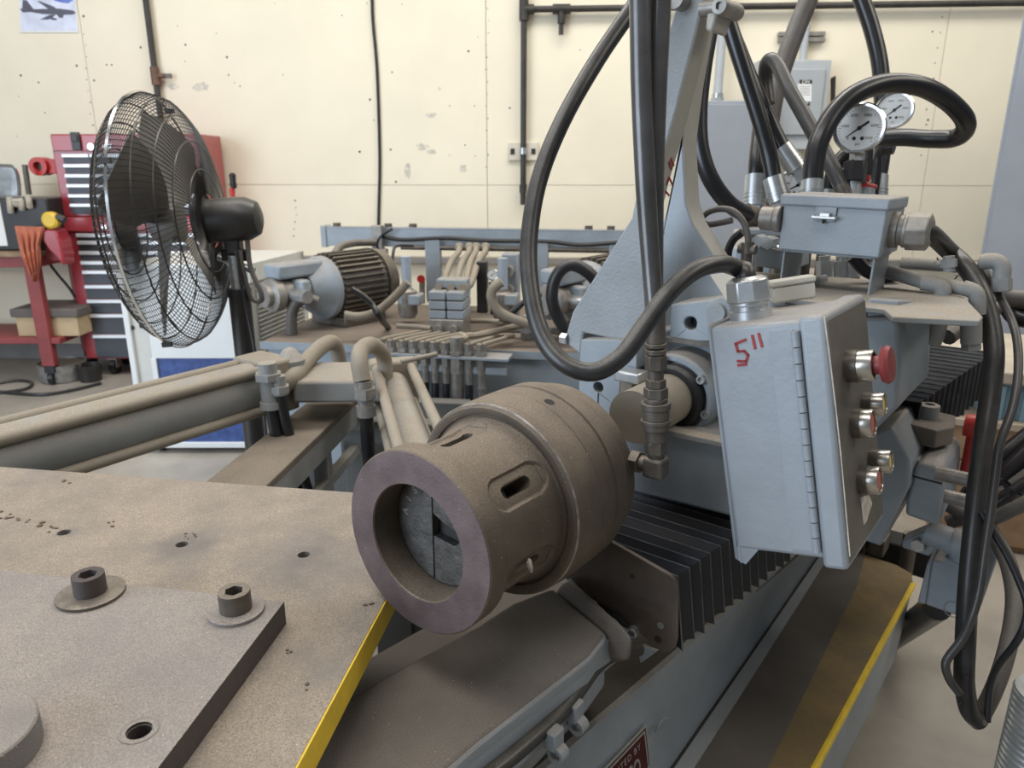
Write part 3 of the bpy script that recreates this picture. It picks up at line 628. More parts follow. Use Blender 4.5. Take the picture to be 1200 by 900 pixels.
pts = [RL(x, y, -.03) for x, y in ((440, 275), (470, 281), (520, 279), (570, 282), (640, 283), (680, 287), (726, 284))]
obj('tied_wire', MB().sweep(pts, .011, 8), M['rubber'], t)
for px, w_ in ((507, .085), (633, .085), (720, .06)):
    a = RL(px, 300, -.03); obj('post', MB().cbox(V((a.x-w_/2, a.y, TZ)), TA*w_, TB*.05, Z*(rz-TZ)), M['paintbg'], t, bev=.004)
for px in (395, 455, 484, 690, 716):
    a = RL(px, 266, .03); obj('rail_clamp', MB().cyl(V((a.x, a.y, rz+.05)), V((a.x, a.y, rz+.075)), .022, 10), M['darksteel'], t)
a = RL(443, 280, -.03); obj('hanger_clamp', MB().box(a, TA*.06, TB*.05, Z*.15).box(a-Z*.07, TA*.10, TB*.05, Z*.03), M['fitting'], t, bev=.004)
a = RL(440, 265, -.03)
obj('hanger_wire', MB().sweep([RL(x, y, -.05) for x, y in ((460, 268), (448, 275), (442, 287), (448, 297))], .009, 8), M['rubber'], t)
# pump motors
def motor(loc, u, label, group, pump=True):
    t = thing('pump_motor', loc, label, 'motor', group); c = V(loc)+Z*.185; u = V(u).normalized(); R = .147
    sd_ = u.cross(Z).normalized()
    obj('motor_housing', MB().lathe(c, u, [(0, 0), (0, .145), (.02, R*.97), (.30, R*.97), (.30, 0)], 40), mat('motor_paint_'+str(len(ORG)), (.15, .14, .13), .6, dust=.8, dcol=(.24,.20,.16)), t)
    fins = MB()
    for k in range(34):
        a = 2*pi*k/34; d_ = sd_*cos(a)+Z*sin(a); tt = sd_*-sin(a)+Z*cos(a); fins.box(c+d_*(R+.002)+u*.16, d_*.03, tt*.008, u*.26)
    obj('cooling_fins', fins, M['darksteel'], t, kind='stuff')
    obj('rear_cowl', MB().lathe(c-u*.07, u, [(0, 0), (0, .12), (.02, .155), (.085, .165), (.085, .15), (.085, 0)], 40), M['darksteel'], t)
    obj('front_bell', MB().lathe(c+u*.30, u, [(0, R+.004), (.03, R+.004), (.055, .13), (.12, .085), (.12, 0)], 40), M['paintbg'], t)
    obj('feet', MB().box(V(loc)+u*.16+Z*.022, u*.26, sd_*.26, Z*.044), M['darksteel'], t, bev=.005)
    if pump:
        obj('pump_body', MB().lathe(c+u*.40, u, [(0, .075), (.05, .075), (.05, .062), (.15, .066), (.16, .075), (.20, .075), (.21, .05), (.235, .05), (.235, 0)], 24), M['fitting'], t)
        obj('pump_flange', MB().box(c+u*.475, u*.05, sd_*.21, Z*.13), M['paintbg'], t, bev=.012)
        obj('conduit_box', MB().box(c+u*.46+Z*.105, u*.25, sd_*.12, Z*.065), M['paintbg'], t, bev=.012)
        obj('pump_port', MB().cyl(c+u*.52-sd_*.05, c+u*.52-sd_*.17, .03, 12).cyl(c+u*.52+sd_*.05, c+u*.52+sd_*.14, .024, 12), M['galv'], t)
    return t
mu = V((-.62, -.78, 0)).normalized(); mp_ = PY(436, 337, 3.78); mp_ = V((mp_.x, mp_.y, TZ))
mg = 'pump motors on the oil tank'
m1 = motor(mp_, mu, 'finned electric pump motor with pump at the left end of the oil tank', mg)
q = PY(726, 352, 3.6); motor(V((q.x, q.y, TZ)), mu, 'second finned pump motor half hidden behind the big grey bracket', mg)
pmc = V(mp_)+Z*.185
def hose(name, pts, r, m, label, cat='hose', n=10, ends=None, sub=6, group=None):
    t = thing(name, V(pts[-1]), label, cat, group); obj('hose_body' if cat == 'hose' else 'tube', MB().sweep(pts, r, n, sub=sub), m, t)
    for e in ends or (): obj('end_fitting', e, M['galv'], t)
    return t
def ferr(a, b, r, ext=1.0):
    a, b = V(a), V(b); d_ = (b-a); return MB().cyl(a, a+d_*.6, r*1.22, 16).cyl(a+d_*.6, b, r*1.35, 6)
PP = lambda L_, Y: [PY(x, y, Y) for x, y in L_]
hose('suction_hose', [PY(372, 354, 3.35), PY(360, 350, 3.34), PY(348, 354, 3.33), PY(342, 368, 3.33), V((PY(342, 394, 3.33).x, 3.33, TZ+.002))], .026, M['hosegray'], 'short arched grey suction hose at the left end of the oil tank')
hose('motor_conduit', [RL(440, 284, -.05), RL(415, 285, -.15), PY(398, 290, 3.9), PY(391, 303, 3.75), PY(390, 322, 3.6)], .02, M['hosegray'], 'grey flexible conduit arching from the header rail down to the left pump motor', 'conduit')
hose('pressure_hose', PP(((404, 369), (420, 371), (440, 366), (456, 354), (470, 340), (478, 331)), 3.2), .019, M['tan'], 'tan dusty hose curving up from the left pump to the blue filter tube')
hose('case_drain_hose', PP(((412, 339), (424, 346), (436, 357), (445, 372)), 3.15)+[PZ(455, 384, TZ+.004)], .014, M['rubber'], 'thin black hose looping under the left pump motor')
hose('thin_black_line', [RL(484, 288, -.2), RL(466, 288, -.3), RL(461, 295, -.35), RL(460, 320, -.4), RL(461, 345, -.45)], .008, M['rubber'], 'thin black line hooked down from the rail beside the blue filter tube', 'line')
lb = mat('pale_blue_tube', (.40, .47, .55), .35, var=.1, dust=.3)
def filt(px, label, y0=287, y1=345, w_=4):
    a = RL(px, y0, -.62); b = RL(px, y1, -.62); b = V((a.x, a.y, b.z)); t = thing('filter_tube', V((a.x, a.y, TZ)), label, 'filter', 'pale blue filter tubes')
    obj('tube', MB().cyl(b, V((a.x, a.y, rz-.03)), .024, 16), lb, t)
    obj('filter_bowl', MB().lathe(V((a.x, a.y, TZ+.03)), Z, [(0, .0), (0, .035), (.02, .048), (.13, .048), (.14, .03), (b.z-TZ, .028)], 20), M['fitting'], t)
    obj('head_block', MB().box(b-Z*.02+TA*.02, TA*.11, TB*.09, Z*.05), M['paintbg'], t, bev=.006)
filt(475, 'pale blue filter tube left of the valve stack below the rail'); filt(589, 'pale blue filter tube right of the small tank gauge')
a = RL(599, 330, -.5); a.z = TZ
t = thing('valve_tower', a, 'blue-grey tower of hydraulic valves beside the right filter tube', 'valve')
obj('tower', MB().box(a+Z*.17, TA*.08, TB*.09, Z*.34), M['paintbg'], t, bev=.008)
for z in (.08, .17, .26): obj('cartridge', MB().cyl(a+Z*z-TB*.045, a+Z*z-TB*.10, .026, 12), M['fitting'], t)
# manifold with stacked valves
mb0 = PZ(523, 398, TZ); t = thing('valve_stack', mb0, 'grey stacked valve block with four bent tubes rising to the rail', 'valve')
wv = .165
obj('base_block', MB().box(mb0+TB*.08+Z*.045, TA*wv*.95, TB*.16, Z*.09), M['fitting'], t, bev=.005)
for j in range(3):
    for i in range(2): obj('valve_section', MB().box(mb0+TB*.09+Z*(.110+j*.042)+TA*((i-.5)*wv*.5), TA*(wv*.5-.006), TB*.16, Z*.038), M['paintbg'], t, bev=.005)
obj('solenoid', MB().box(mb0+TB*.12+Z*.238+TA*.01, TA*.14, TB*.09, Z*.04), M['paintbg'], t, bev=.006)
for i in range(2): obj('port_plug', MB().cyl(mb0+Z*.05+TA*(i*.07-.035)+TB*.002, mb0+Z*.05+TA*(i*.07-.035)-TB*.03, .02, 8), M['fitting'], t)
for k, (x0, x1) in enumerate(((538, 511), (550, 527), (558, 540), (569, 545))):
    y1 = (345, 342, 342, 347)[k]
    pts = [RL(x0, 290, -.05), RL(x0-1, 296, -.12), RL((x0*2+x1)/3-1, 308, -.25), RL((x0+x1*2.4)/3.4, 332, -.5), V(mb0+TB*.06+Z*.225+TA*((x1-524)*.0035))]
    tb = hose('bent_tube', pts, .017, M['tan'], ['leftmost', 'second from left', 'third from left', 'rightmost'][k]+' of the four tan bent tubes between valve stack and rail', 'tube', group='bent tubes above the valve stack')
    a = RL(x0, 290, -.05); obj('elbow_nut', MB().ball(a, .027), M['tan'], tb)
# tank gauge, red valve wheels
def gauge(name, c, n, R, label, needle=-.75, stem=None, group='pressure gauges', big=True):
    c, n = V(c), V(n).normalized(); t = thing(name, c-Z*R*1.3, label, 'gauge', group); up = (Z-n*Z.dot(n)).normalized(); x = up.cross(n)
    obj('case', MB().lathe(c-n*R*.42, n, [(0, 0), (0, R*.80), (R*.08, R*.94), (R*.30, R*.94)], 40), M['chrome'], t)
    obj('bezel', MB().lathe(c-n*R*.14, n, [(0, R*.9), (0, R), (R*.10, R*1.02), (R*.17, R*.96), (R*.15, R*.86), (R*.05, R*.86)], 48, True), M['chrome'], t)
    dl = obj('dial', MB().lathe(c-n*R*.12, n, [(0, 0), (0, R*.88), (R*.08, R*.88), (R*.08, 0)], 40), M['dial'], t)
    f = c-n*R*.035
    nd_ = MB(); a = needle; dv = x*sin(a)+up*cos(a); pv = x*cos(a)-up*sin(a)
    nd_.prism([f+dv*R*.62+pv*R*.01, f+dv*R*.62-pv*R*.01, f-dv*R*.1-pv*R*.045, f-dv*R*.42-pv*R*.05, f-dv*R*.42+pv*R*.05, f-dv*R*.1+pv*R*.045], n*R*.02); nd_.cyl(f, f+n*R*.05, R*.09, 16)
    obj('needle', nd_, M['ink'], dl)
    if big:
        tk = MB()
        for k in range(31):
            a = radians(-135+k*9); dv = x*sin(a)+up*cos(a); pv = x*cos(a)-up*sin(a); l_ = .12 if k % 5 == 0 else .06
            tk.box(f+dv*R*(.80-l_/2), dv*R*l_, pv*R*.014, n*R*.006)
        obj('tick_marks', tk, M['ink'], dl, kind='stuff')
        for sx in (-.15, .15): obj('screw_dot', MB().cyl(f-up*R*.40+x*R*sx, f-up*R*.40+x*R*sx+n*R*.01, R*.075, 12), M['ink'], dl)
        text_mesh('scale_numerals', 'psi', R*.16, f-up*R*.62, x, up, M['ink'], dl)
        for k, s_ in enumerate(('0', '1000', '2000', '3000', '4000', '5000')):
            a = radians(-135+k*54); text_mesh('scale_numerals', s_, R*.15, f+(x*sin(a)+up*cos(a))*R*.56, x, up, M['redink'] if k > 9 else M['ink'], dl)
    obj('window', MB().lathe(c-n*R*.0, n, [(0, R*.87), (R*.02, R*.87)], 40), GLASS, t)
    obj('stem', MB().cyl(c-n*R*.28-up*R*.85, c-n*R*.28-up*R*1.35, R*.17, 6).cyl(c-n*R*.28-up*R*1.3, c-n*R*.28-up*R*1.7, R*.12, 12), M['galv'], t)
    return t
GLASS = bpy.data.materials.new('gauge_glass'); GLASS.use_nodes = True
_b = GLASS.node_tree.nodes['Principled BSDF']; _b.inputs['Roughness'].default_value = .03; _b.inputs['Transmission Weight'].default_value = 1; _b.inputs['IOR'].default_value = 1.08; _b.inputs['Base Color'].default_value = (1, 1, 1, 1)
gauge('tank_gauge', RL(577, 322, -.35), V((-.1, -1, .1)), .029, 'small round pressure gauge on the oil tank beside the right filter tube', .8, big=False)
a = RL(577, 322, -.35)
obj('gauge_stand', MB().cyl(V((a.x, a.y+.02, TZ)), V((a.x, a.y+.01, a.z-.04)), .013, 8).cyl(V((a.x, a.y+.01, a.z-.09)), V((a.x, a.y+.01, a.z-.04)), .02, 6), M['black'], label='black stand pipe under the small tank gauge', cat='pipe', org=V((a.x, a.y, TZ)))
a = RL(565, 335, -.3); obj('float_switch', MB().cbox(V((a.x-.03, a.y, TZ)), TA*.055, TB*.05, Z*.27), M['blackdusty'], label='black upright float switch left of the small tank gauge', cat='switch', bev=.006)
for px, py, lb_ in ((493, 327, 'small red valve wheel between the left filter tube and the wide post'), (543, 331, 'small red valve wheel hidden behind the four bent tubes')):
    a = RL(px, py, -.1); t = thing('red_valve', V((a.x, a.y, TZ)), lb_, 'valve', 'red valve wheels')
    obj('wheel', MB().lathe(a, TB, [(0, .012), (0, .022), (.010, .022), (.010, .012)], 16, True).cyl(a, a+TB*.02, .014, 8), M['redplastic'], t)
    obj('valve_stem', MB().cyl(V((a.x, a.y+.03, TZ)), a+TB*.03, .017, 8), M['fitting'], t)
hose('tan_return_hose', PP(((588, 330), (578, 338), (576, 350), (584, 364), (600, 373), (622, 380), (645, 384)), 3.1), .021, M['tan'], 'tan return hose curling in front of the right filter tube')
hose('black_u_hose', PP(((706, 338), (690, 320), (674, 311), (660, 314), (650, 328), (647, 348), (652, 368), (664, 388), (676, 400)), 3.0), .026, M['rubber'], 'black rubber hose loop just left of the large grey bracket', ends=[])
hose('side_black_hose', PP(((592, 372), (604, 363), (616, 353), (632, 346), (648, 344)), 3.12), .013, M['rubber'], 'short black hose running right behind the large cable loop')
hose('flat_steel_pipe', [PZ(590, 386, TZ+.04), PZ(640, 387, TZ+.04), PZ(690, 390, TZ+.04)], .016, M['fitting'], 'straight steel pipe lying along the tank behind the large cable loop', 'pipe', sub=1)
a = PZ(618, 398, TZ); t = thing('filler_cap', a, 'knurled metal filler cap on the oil tank behind the cable loop', 'cap')
obj('neck', MB().cyl(a, a+Z*.035, .03, 16), M['fitting'], t); obj('cap', MB().cyl(a+Z*.035, a+Z*.09, .034, 12).cyl(a+Z*.09, a+Z*.11, .022, 12), M['galv'], t)
# row of bulkhead fittings on a ledge plate
lz = TZ+.014; fx_ = [446, 460, 474, 486, 499, 511, 524, 537, 551, 565]
L0, L1 = PZ(443, 411, lz), PZ(597, 419, lz); ld = (L1-L0).normalized(); lnn = V((-ld.y, ld.x, 0))
t = thing('fitting_ledge', L0, 'thin steel ledge plate carrying the row of hose fittings on the tank front', 'bracket')
obj('ledge_plate', MB().cbox(L0-lnn*.03-Z*.012, (L1-L0), lnn*.10, Z*.012), M['paintbg'], t, bev=.002)
obj('ledge_lip', MB().cbox(L0-lnn*.005-Z*.075, (L1-L0)*.98, lnn*.012, Z*.03), M['paintbg'], t, bev=.002)
proto = None
ord_ = ['leftmost', 'second', 'third', 'fourth', 'fifth', 'sixth', 'seventh', 'eighth', 'ninth', 'rightmost']
for i, x in enumerate(fx_):
    p = L0+(L1-L0)*((x-443)/154); lab_ = '%s hose fitting%s on the ledge along the tank front' % (ord_[i], '' if i in (0, 9) else ' from the left')
    if i == 7:
        t = thing('bulkhead_fitting', p, lab_.replace('hose fitting', 'and largest hose fitting').replace('eighth and largest', 'eighth, largest'), 'fitting', 'hose fittings along the tank front')
        k_ = 1.5
    elif proto is None or i == 9:
        t = thing('bulkhead_fitting', p, lab_, 'fitting', 'hose fittings along the tank front'); k_ = 1.0
        if proto is None: proto = t
    else: dup(proto, p, lab_); continue
    e = p+Z*.035; far = p+lnn*.30+ld*.07+Z*.02
    if i == 7: tp = [p+Z*.0, p+Z*.03, e+Z*.02, e+lnn*.03+ld*.03+Z*.03, e+lnn*.07-ld*.0+Z*.03, p+lnn*.14+ld*.04+Z*.05, p+lnn*.34+ld*.20+Z*.06]
    else: tp = [p, e, e+lnn*.02+ld*.014+Z*.012, far]
    obj('elbow_tube', MB().sweep(tp, .0095*k_, 8, sub=3), M['tan'], t)
    obj('elbow_body', MB().cyl(p, p+Z*.05*k_, .019*k_, 10).cyl(p+Z*.004, p+Z*.018, .024*k_, 6), M['fitting'], t)
    obj('ferrule', MB().cyl(p-Z*.13*k_, p-Z*.012, .017*k_, 12).cyl(p-Z*.05*k_, p-Z*.012, .022*k_, 6), M['fitting'], t)
    if i == 9: obj('plug', MB().cyl(p-Z*.24, p-Z*.14, .016, 10).cyl(p-Z*.14, p-Z*.13, .02, 10), M['fitting'], t)
    else: obj('hose_body', MB().sweep([p-Z*.12*k_-lnn*.005, p-Z*.24-lnn*.01, p-Z*.42+ld*.012-lnn*.02], .0155*k_, 10, sub=4), M['rubber'], t)
hose('cross_tube', [PZ(465, 382, TZ+.05), PZ(490, 383, TZ+.05), PZ(505, 385, TZ+.05)], .012, M['tan'], 'short tan tube running sideways left of the valve stack', 'tube', sub=1)
hose('cross_tube', [PZ(545, 376, TZ+.05), PZ(570, 376, TZ+.05), PZ(585, 377, TZ+.05)], .012, M['tan'], 'short tan tube running sideways right of the valve stack', 'tube', sub=1)
# ================================================================== cylinders and beams left of the chuck
def tierod(name, a, b, R, q, label, cap=.10, rr=.21):
    a, b = V(a), V(b); d_ = (b-a).normalized(); sx = d_.cross(Z).normalized(); sz = sx.cross(d_); L_ = (b-a).length
    t = thing(name, a, label, 'cylinder')
    obj('barrel', MB().cyl(a, b, R, 32), M['paintdusty'], t)
    for i in (-1, 1):
        for j in (-1, 1):
            o = a+sx*q*i+sz*q*j
            obj('tie_rod', MB().cyl(o-d_*.02, b+sx*q*i+sz*q*j, R*rr, 12), M['tan'], t)
    obj('end_cap', MB().box(a-d_*cap*.35, d_*cap, sx*q*2.75, sz*q*2.75), M['tan'], t, bev=.010)
    obj('end_cap', MB().box(b+d_*cap*.35, d_*cap, sx*q*2.75, sz*q*2.75), M['tan'], t, bev=.010)
    return t, d_, sx, sz
ca, cb = PZ(300, 452, .86), PZ(-40, 548, .86)
t, d_, sx, sz = tierod('hydraulic_cylinder', ca, cb, .074, .060, 'long dusty tie-rod hydraulic cylinder running off the left edge behind the table', .11)
pa = W(313, 432, ca.y*cos(PITCH)+.45)
for px, r_, y0, y1 in ((313, .026, 425, 478), (326, .02, 440, 462)):
    a = plane(px, y0, V((0, 1, 0)), V((0, ca.y-.10, 0))); b = plane(px, y1, V((0, 1, 0)), V((0, ca.y-.10, 0))); b = V((a.x, a.y, b.z))
    pf = obj('port_fitting', MB().cyl(b, a, r_, 14).cyl(a-Z*.05, a-Z*.03, r_*1.5, 6).cyl(b, b+Z*.02, r_*1.2, 14), M['paintdusty'], t)
    obj('port_hose', MB().sweep([b, b-Z*.12+V((.015, 0, 0)), b-Z*.35+V((.06, .02, 0))], r_*.8, 10), M['rubber'], pf)
obj('port_elbow', MB().lathe(PZ(340, 421, .93), Z, [(-.04, .04), (.0, .045), (.015, .03), (.03, .02), (.04, .0)], 12), M['paintdusty'], t)
c1, c2 = PZ(462, 450, .83), PZ(499, 556, .82)
t, d2, sx2, sz2 = tierod('lift_cylinder', c1, c2, .043, .055, 'dusty tan tie-rod cylinder leaning down behind the chuck front', .07, .34)
a = PY(427, 446, 1.95); b = V((a.x, a.y, PY(427, 487, 1.95).z))
obj('port_fitting', MB().cyl(b, a, .022, 14).cyl(a-Z*.05, a-Z*.02, .032, 6).cyl(b, b+Z*.03, .027, 14), M['fitting'], t)
obj('port_hose', MB().sweep([b, b-Z*.12, b-Z*.25+V((.01, 0, 0)), b-Z*.45+V((.0, .02, 0))], .019, 12), M['rubberclean'], t)
hose('arched_port_hose', [PY(330, 455, 2.12), PY(345, 440, 2.15), PY(362, 420, 2.3), PY(380, 404, 2.4), PY(392, 403, 2.5), PY(398, 425, 2.54), PY(399, 452, 2.54)], .026, M['tan'], 'tan arched hose leaving the end of the long left cylinder', n=12)
hose('arched_port_hose', [PY(425, 447, 1.95), PY(421, 425, 1.97), PY(423, 411, 2.02), PY(433, 404, 2.1), PY(443, 409, 2.15), PY(450, 420, 2.2), PY(452, 446, 2.2)], .024, M['tan'], 'tan arched hose curling over the cap of the leaning cylinder', n=12)
hose('yellow_rod', [PY(470, 424, 2.0), PY(512, 415, 2.05)], .007, M['tan'], 'thin tan rod lying over the row of tank hoses', 'rod', sub=1)
# cross beam and swing beam
t = thing('cross_beam', PZ(400, 440, .7), 'short grey steel cross beam between the two tie-rod cylinders', 'beam')
a, b = PZ(352, 424, .88), PZ(450, 423, .88)
obj('beam', MB().prism([PZ(352, 424, .88), PZ(450, 423, .88), PZ(452, 446, .88)-V((0, .0, 0)), PZ(342, 447, .88)-V((0, .0, 0))], -Z*.07), M['paintdusty'], t, bev=.01)
obj('stiffener', MB().cbox(V((PZ(375, 448, .8).x, PZ(375, 448, .8).y+.02, .62)), V((.16, 0, 0)), V((0, .06, 0)), Z*.2), M['paintdusty'], t, bev=.006)
t = thing('swing_beam', PZ(330, 520, .3), 'long brown dusty beam running from the table edge back to the cross beam', 'beam')
P4 = [PZ(373, 461, .74), PZ(418, 467, .74), PZ(311, 570, .74), PZ(240, 565, .74)]
ext = (P4[2]-P4[1]).normalized(); P4[2] = P4[2]+ext*.35; P4[3] = P4[3]+(P4[3]-P4[0]).normalized()*.35
obj('top_plate', MB().prism(P4, -Z*.02), M['beam'], t, bev=.003)
for i, j in ((1, 2), (0, 3)):
    u = (P4[j]-P4[i]); inn = (P4[3]-P4[2]) if i == 1 else (P4[2]-P4[3]); inn.normalize()
    obj('side_web', MB().cbox(P4[i]-Z*.09+inn*.002, u, inn*.015, Z*.07), M['paintdusty'], t)
    obj('lower_flange', MB().cbox(P4[i]-Z*.20+inn*.002, u, inn*.03, Z*.03), M['paintdusty'], t)
for k in (.25, .6, .9):
    q = P4[1]*(1-k)+P4[2]*k; obj('web_post', MB().box(V((q.x-.03, q.y, .40)), V((.05, 0, 0)), V((0, .05, 0)), Z*.50), M['paintdusty'], t, bev=.004)
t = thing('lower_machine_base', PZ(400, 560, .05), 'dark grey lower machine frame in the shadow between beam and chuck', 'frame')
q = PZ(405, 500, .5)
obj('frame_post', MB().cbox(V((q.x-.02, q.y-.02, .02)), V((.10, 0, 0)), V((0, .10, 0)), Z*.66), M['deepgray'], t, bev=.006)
obj('dark_backing', MB().cbox(V((-.60, 2.46, .04)), V((.62, -.09, 0)), V((.02, .06, 0)), Z*.60), M['deepgray'], t, bev=.006)  # dark block added behind to keep the gap beside the beam dark
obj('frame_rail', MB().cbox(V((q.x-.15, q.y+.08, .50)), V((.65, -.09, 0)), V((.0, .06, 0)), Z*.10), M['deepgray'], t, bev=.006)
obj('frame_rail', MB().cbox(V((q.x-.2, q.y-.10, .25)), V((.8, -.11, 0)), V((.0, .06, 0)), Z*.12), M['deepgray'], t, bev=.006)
# ================================================================== machine table
TT = .90
def tl(x, y): return PZ(x, y, TT)
far0, far1 = tl(0, 547), tl(412, 577); r0, r1 = tl(450, 705), tl(345, 900)
fd = (far1-far0).normalized(); rd = (r1-r0).normalized()
# corner where the far edge meets the right edge
k = ((r0-far0).cross(rd)).z/(fd.cross(rd)).z; cor = far0+fd*k
near_r = r0+rd*.75; near_l = near_r-fd*1.25; far_l = cor-fd*1.25
t = thing('machine_table', V(((cor.x+far_l.x)/2, (cor.y+near_r.y)/2, 0)), 'thick dusty steel machine table with drilled holes and a yellow painted edge', 'table')
tp_ = [far_l, cor, near_r, near_l]; org_ = V([(min(p[i] for p in tp_)+max(p[i] for p in tp_))/2 for i in range(3)])
M['table'] = mat('dusty_table_steel', (.20, .175, .155), .85, var=.2, scale=5, dust=.95, dcol=(.335,.275,.212), speck=.25, bump=.6, bscale=420, dnoise=.42, stains=[((p-org_).x, (p-org_).y, r) for p, r in ((tl(213, 640), .075), (tl(345, 655), .10), (tl(75, 624), .03))])
holes = [circ(tl(*p), Z, r, 16) for p, r in (((213, 638), .010), ((356, 650), .010), ((75, 624), .011))]
obj('table_top', MB().prism([far_l, cor, near_r, near_l], -Z*.041, holes), M['table'], t, bev=0)
rn = V((rd.y, -rd.x, 0)); rn = rn if rn.x > 0 else -rn
obj('yellow_edge', MB().cbox(cor-Z*.0408-V((0, 0, 0)), near_r-cor, rn*.0025, Z*.040), M['yellow'], t)
cc = (cor+near_l)/2
obj('pedestal', MB().box(V((cc.x-.42, cc.y-.1, .43)), fd*.6, rd*.6, Z*.85), M['paintdusty'], t, bev=.01)
hl = MB()
for p, r in (((213, 638), .010), ((356, 650), .010), ((75, 624), .011)): hl.cyl(tl(*p)-Z*.0405, tl(*p)-Z*.03, r, 16)
obj('hole_floor', hl, M['dark'], t, kind='stuff')
ch = MB()
for px, py, s_ in ((78, 565, .006), (3, 604, .006), (12, 607, .005), (20, 608, .004), (51, 614, .006), (63, 617, .004), (131, 614, .005), (433, 707, .004), (341, 764, .003), (45, 775, .003), (60, 622, .005), (33, 611, .003), (356, 805, .003), (220, 628, .003), (226, 629, .003)):
    for k in range(3): ch.ball(tl(px+random.uniform(-5, 5), py+random.uniform(-4, 4))+Z*.001, s_*random.uniform(.4, .8), 1.3, 1, .5, 6)
obj('rust_crumbs', ch, mat('rust_crumb', (.16, .11, .08), .9, var=.4, scale=90), t, kind='stuff')
# mounting plate
PT = .935
def ptp(x, y): return PZ(x, y, PT)
q0, q1, q2 = ptp(0, 668), ptp(333, 705), ptp(185, 900)
ud = (q1-q0).normalized(); vd = (q2-q1).normalized(); q0 = q1-ud*.75; q2 = q1+vd*.62; q3 = q0+vd*.62
t = thing('mounting_plate', (q0+q2)/2*1-Z*(PT-TT), 'thick dark-edged steel plate bolted down on the dusty table', 'plate')
h_ = ptp(163, 856)
mbp = MB(); mbp.prism([q0+Z*-.034, q1-Z*.034, q2-Z*.034, q3-Z*.034], Z*.034, [circ(h_-Z*.034, Z, .013, 24)])
po = obj('plate', mbp, [M['plate'], M['plateside']], t)
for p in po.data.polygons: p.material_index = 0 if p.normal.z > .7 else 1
obj('counterbore_ring', MB().lathe(h_-Z*.004, Z, [(0, .0128), (.0, .0125), (.0045, .0175), (.0048, .0195), (.004, .0195), (-.001, .013)], 32, True), M['plate'], t)
obj('hole_floor', MB().cyl(h_-Z*.0345, h_-Z*.03, .013, 20), M['dark'], t)
for i, (px, py) in enumerate(((107, 697), (277, 717))):
    c = ptp(px, py); b = obj('socket_bolt', MB().prism(circ(c+Z*.005, Z, .0205, 36), Z*.027, [circ(c+Z*.005, Z, .0122, 6)]), M['plateside'] if i == 0 else M['darksteel'], t, bev=.0012)
    obj('washer', MB().lathe(c, Z, [(0, .018), (0, .043 if i == 0 else .036), (.0045, .043 if i == 0 else .036), (.005, .041 if i == 0 else .034), (.005, .018)], 44, True), M['plate'] if i else M['darksteel'], b)
    obj('hex_socket', MB().prism(circ(c+Z*.014, Z, .0118, 6), Z*.001), M['dark'], b)
dz = .967; dc = PZ(-43, 858, dz); dr = (PZ(44, 838, dz)-dc).length
t = thing('steel_disc', dc-Z*.031, 'thick round steel disc lying on the plate at the lower left corner', 'disc')
obj('disc', MB().lathe(dc-Z*.031, Z, [(0, 0), (0, dr), (.029, dr), (.031, dr-.002), (.031, 0)], 80), [M['plate']], t)
# ================================================================== chuck
CH = A(0, 0, 1.0165)
t = thing('jaw_chuck', A(.18, 0, .87), 'large brown round gripping chuck with slotted sleeve and open jaws above the table edge', 'chuck')
obj('front_ring', MB().lathe(CH, D, [(.0, .084), (.0, .128), (.002, .1300), (.034, .1300), (.037, .127), (.037, .105), (.056, .105), (.056, .0835), (.002, .0825)], 96, True), [M['chuckring'], M['chuck']], t, ang=30)
ro = t.children[0]
for p in ro.data.polygons: p.material_index = 0 if p.normal.dot(-D) > .85 else 1
# sleeve: a turned surface with stadium recesses and through slots pressed into it
NA, NS = 432, 108; s0, s1 = .037, .172; vs = []; fs = []
def sleeve_r(s): 
    u = (s-s0)/(s1-s0); return .1165+.0135*max(0, (u-.55)/.45)**2+.002*u
slots = [radians(38+60*k) for k in range(6)]
for i in range(NS+1):
    s = s0+(s1-s0)*i/NS
    for j in range(NA):
        a = 2*pi*j/NA; r = sleeve_r(s)
        for c_ in slots:
            da = (a-c_+pi) % (2*pi)-pi; y = da*.118; x = s-.103
            def sd(hl, rad): 
                q = max(abs(x)-hl, 0); return sqrt(q*q+y*y)-rad
            d1 = sd(.030, .0235); d2 = sd(.019, .0085)
            r -= .0045*max(0, min(1, .5-d1/.0016)); r -= .055*max(0, min(1, .5-d2/.0016))
        vs.append(CH+D*s+E*(r*cos(a))+Z*(r*sin(a)))
for i in range(NS):
    for j in range(NA):
        k = (j+1) % NA; fs.append((i*NA+j, i*NA+k, (i+1)*NA+k, (i+1)*NA+j))
obj('slotted_sleeve', MB().add(vs, fs), M['chuck'], t, ang=50)
obj('drum', MB().lathe(CH, D, [(.150, .120), (.168, .1315), (.168, .1335), (.164, .1345), (.162, .139), (.162, .145), (.167, .150), (.176, .1515), (.182, .1505), (.189, .1525), (.222, .1535), (.224, .1525), (.226, .1535), (.262, .1535), (.264, .151), (.268, .151), (.270, .1535), (.300, .1525), (.312, .146), (.312, .10)], 120), M['chuck'], t, ang=24)
obj('worn_ridge', MB().lathe(CH, D, [(.1655, .1487), (.1665, .1502), (.168, .1508), (.1676, .1495)], 120, True), mat('worn_bright_ridge', (.26, .235, .21), .45, metal=.4, var=.6, scale=35), t)
obj('rear_flange', MB().lathe(CH, D, [(.312, .0), (.312, .142), (.34, .142), (.346, .136), (.346, .0)], 80), M['chuck'], t)
# small set-screw hole in the drum
ho = PS(641, 474, .235); dirh = (ho-(CH+D*.235)); dirh = (dirh-D*dirh.dot(D)).normalized()
hc = CH+D*.240+dirh*.1531
obj('screw_recess', MB().lathe(hc-dirh*.004, dirh, [(0, 0), (0, .008), (.0046, .008), (.0046, 0)], 20), M['dark'], t)
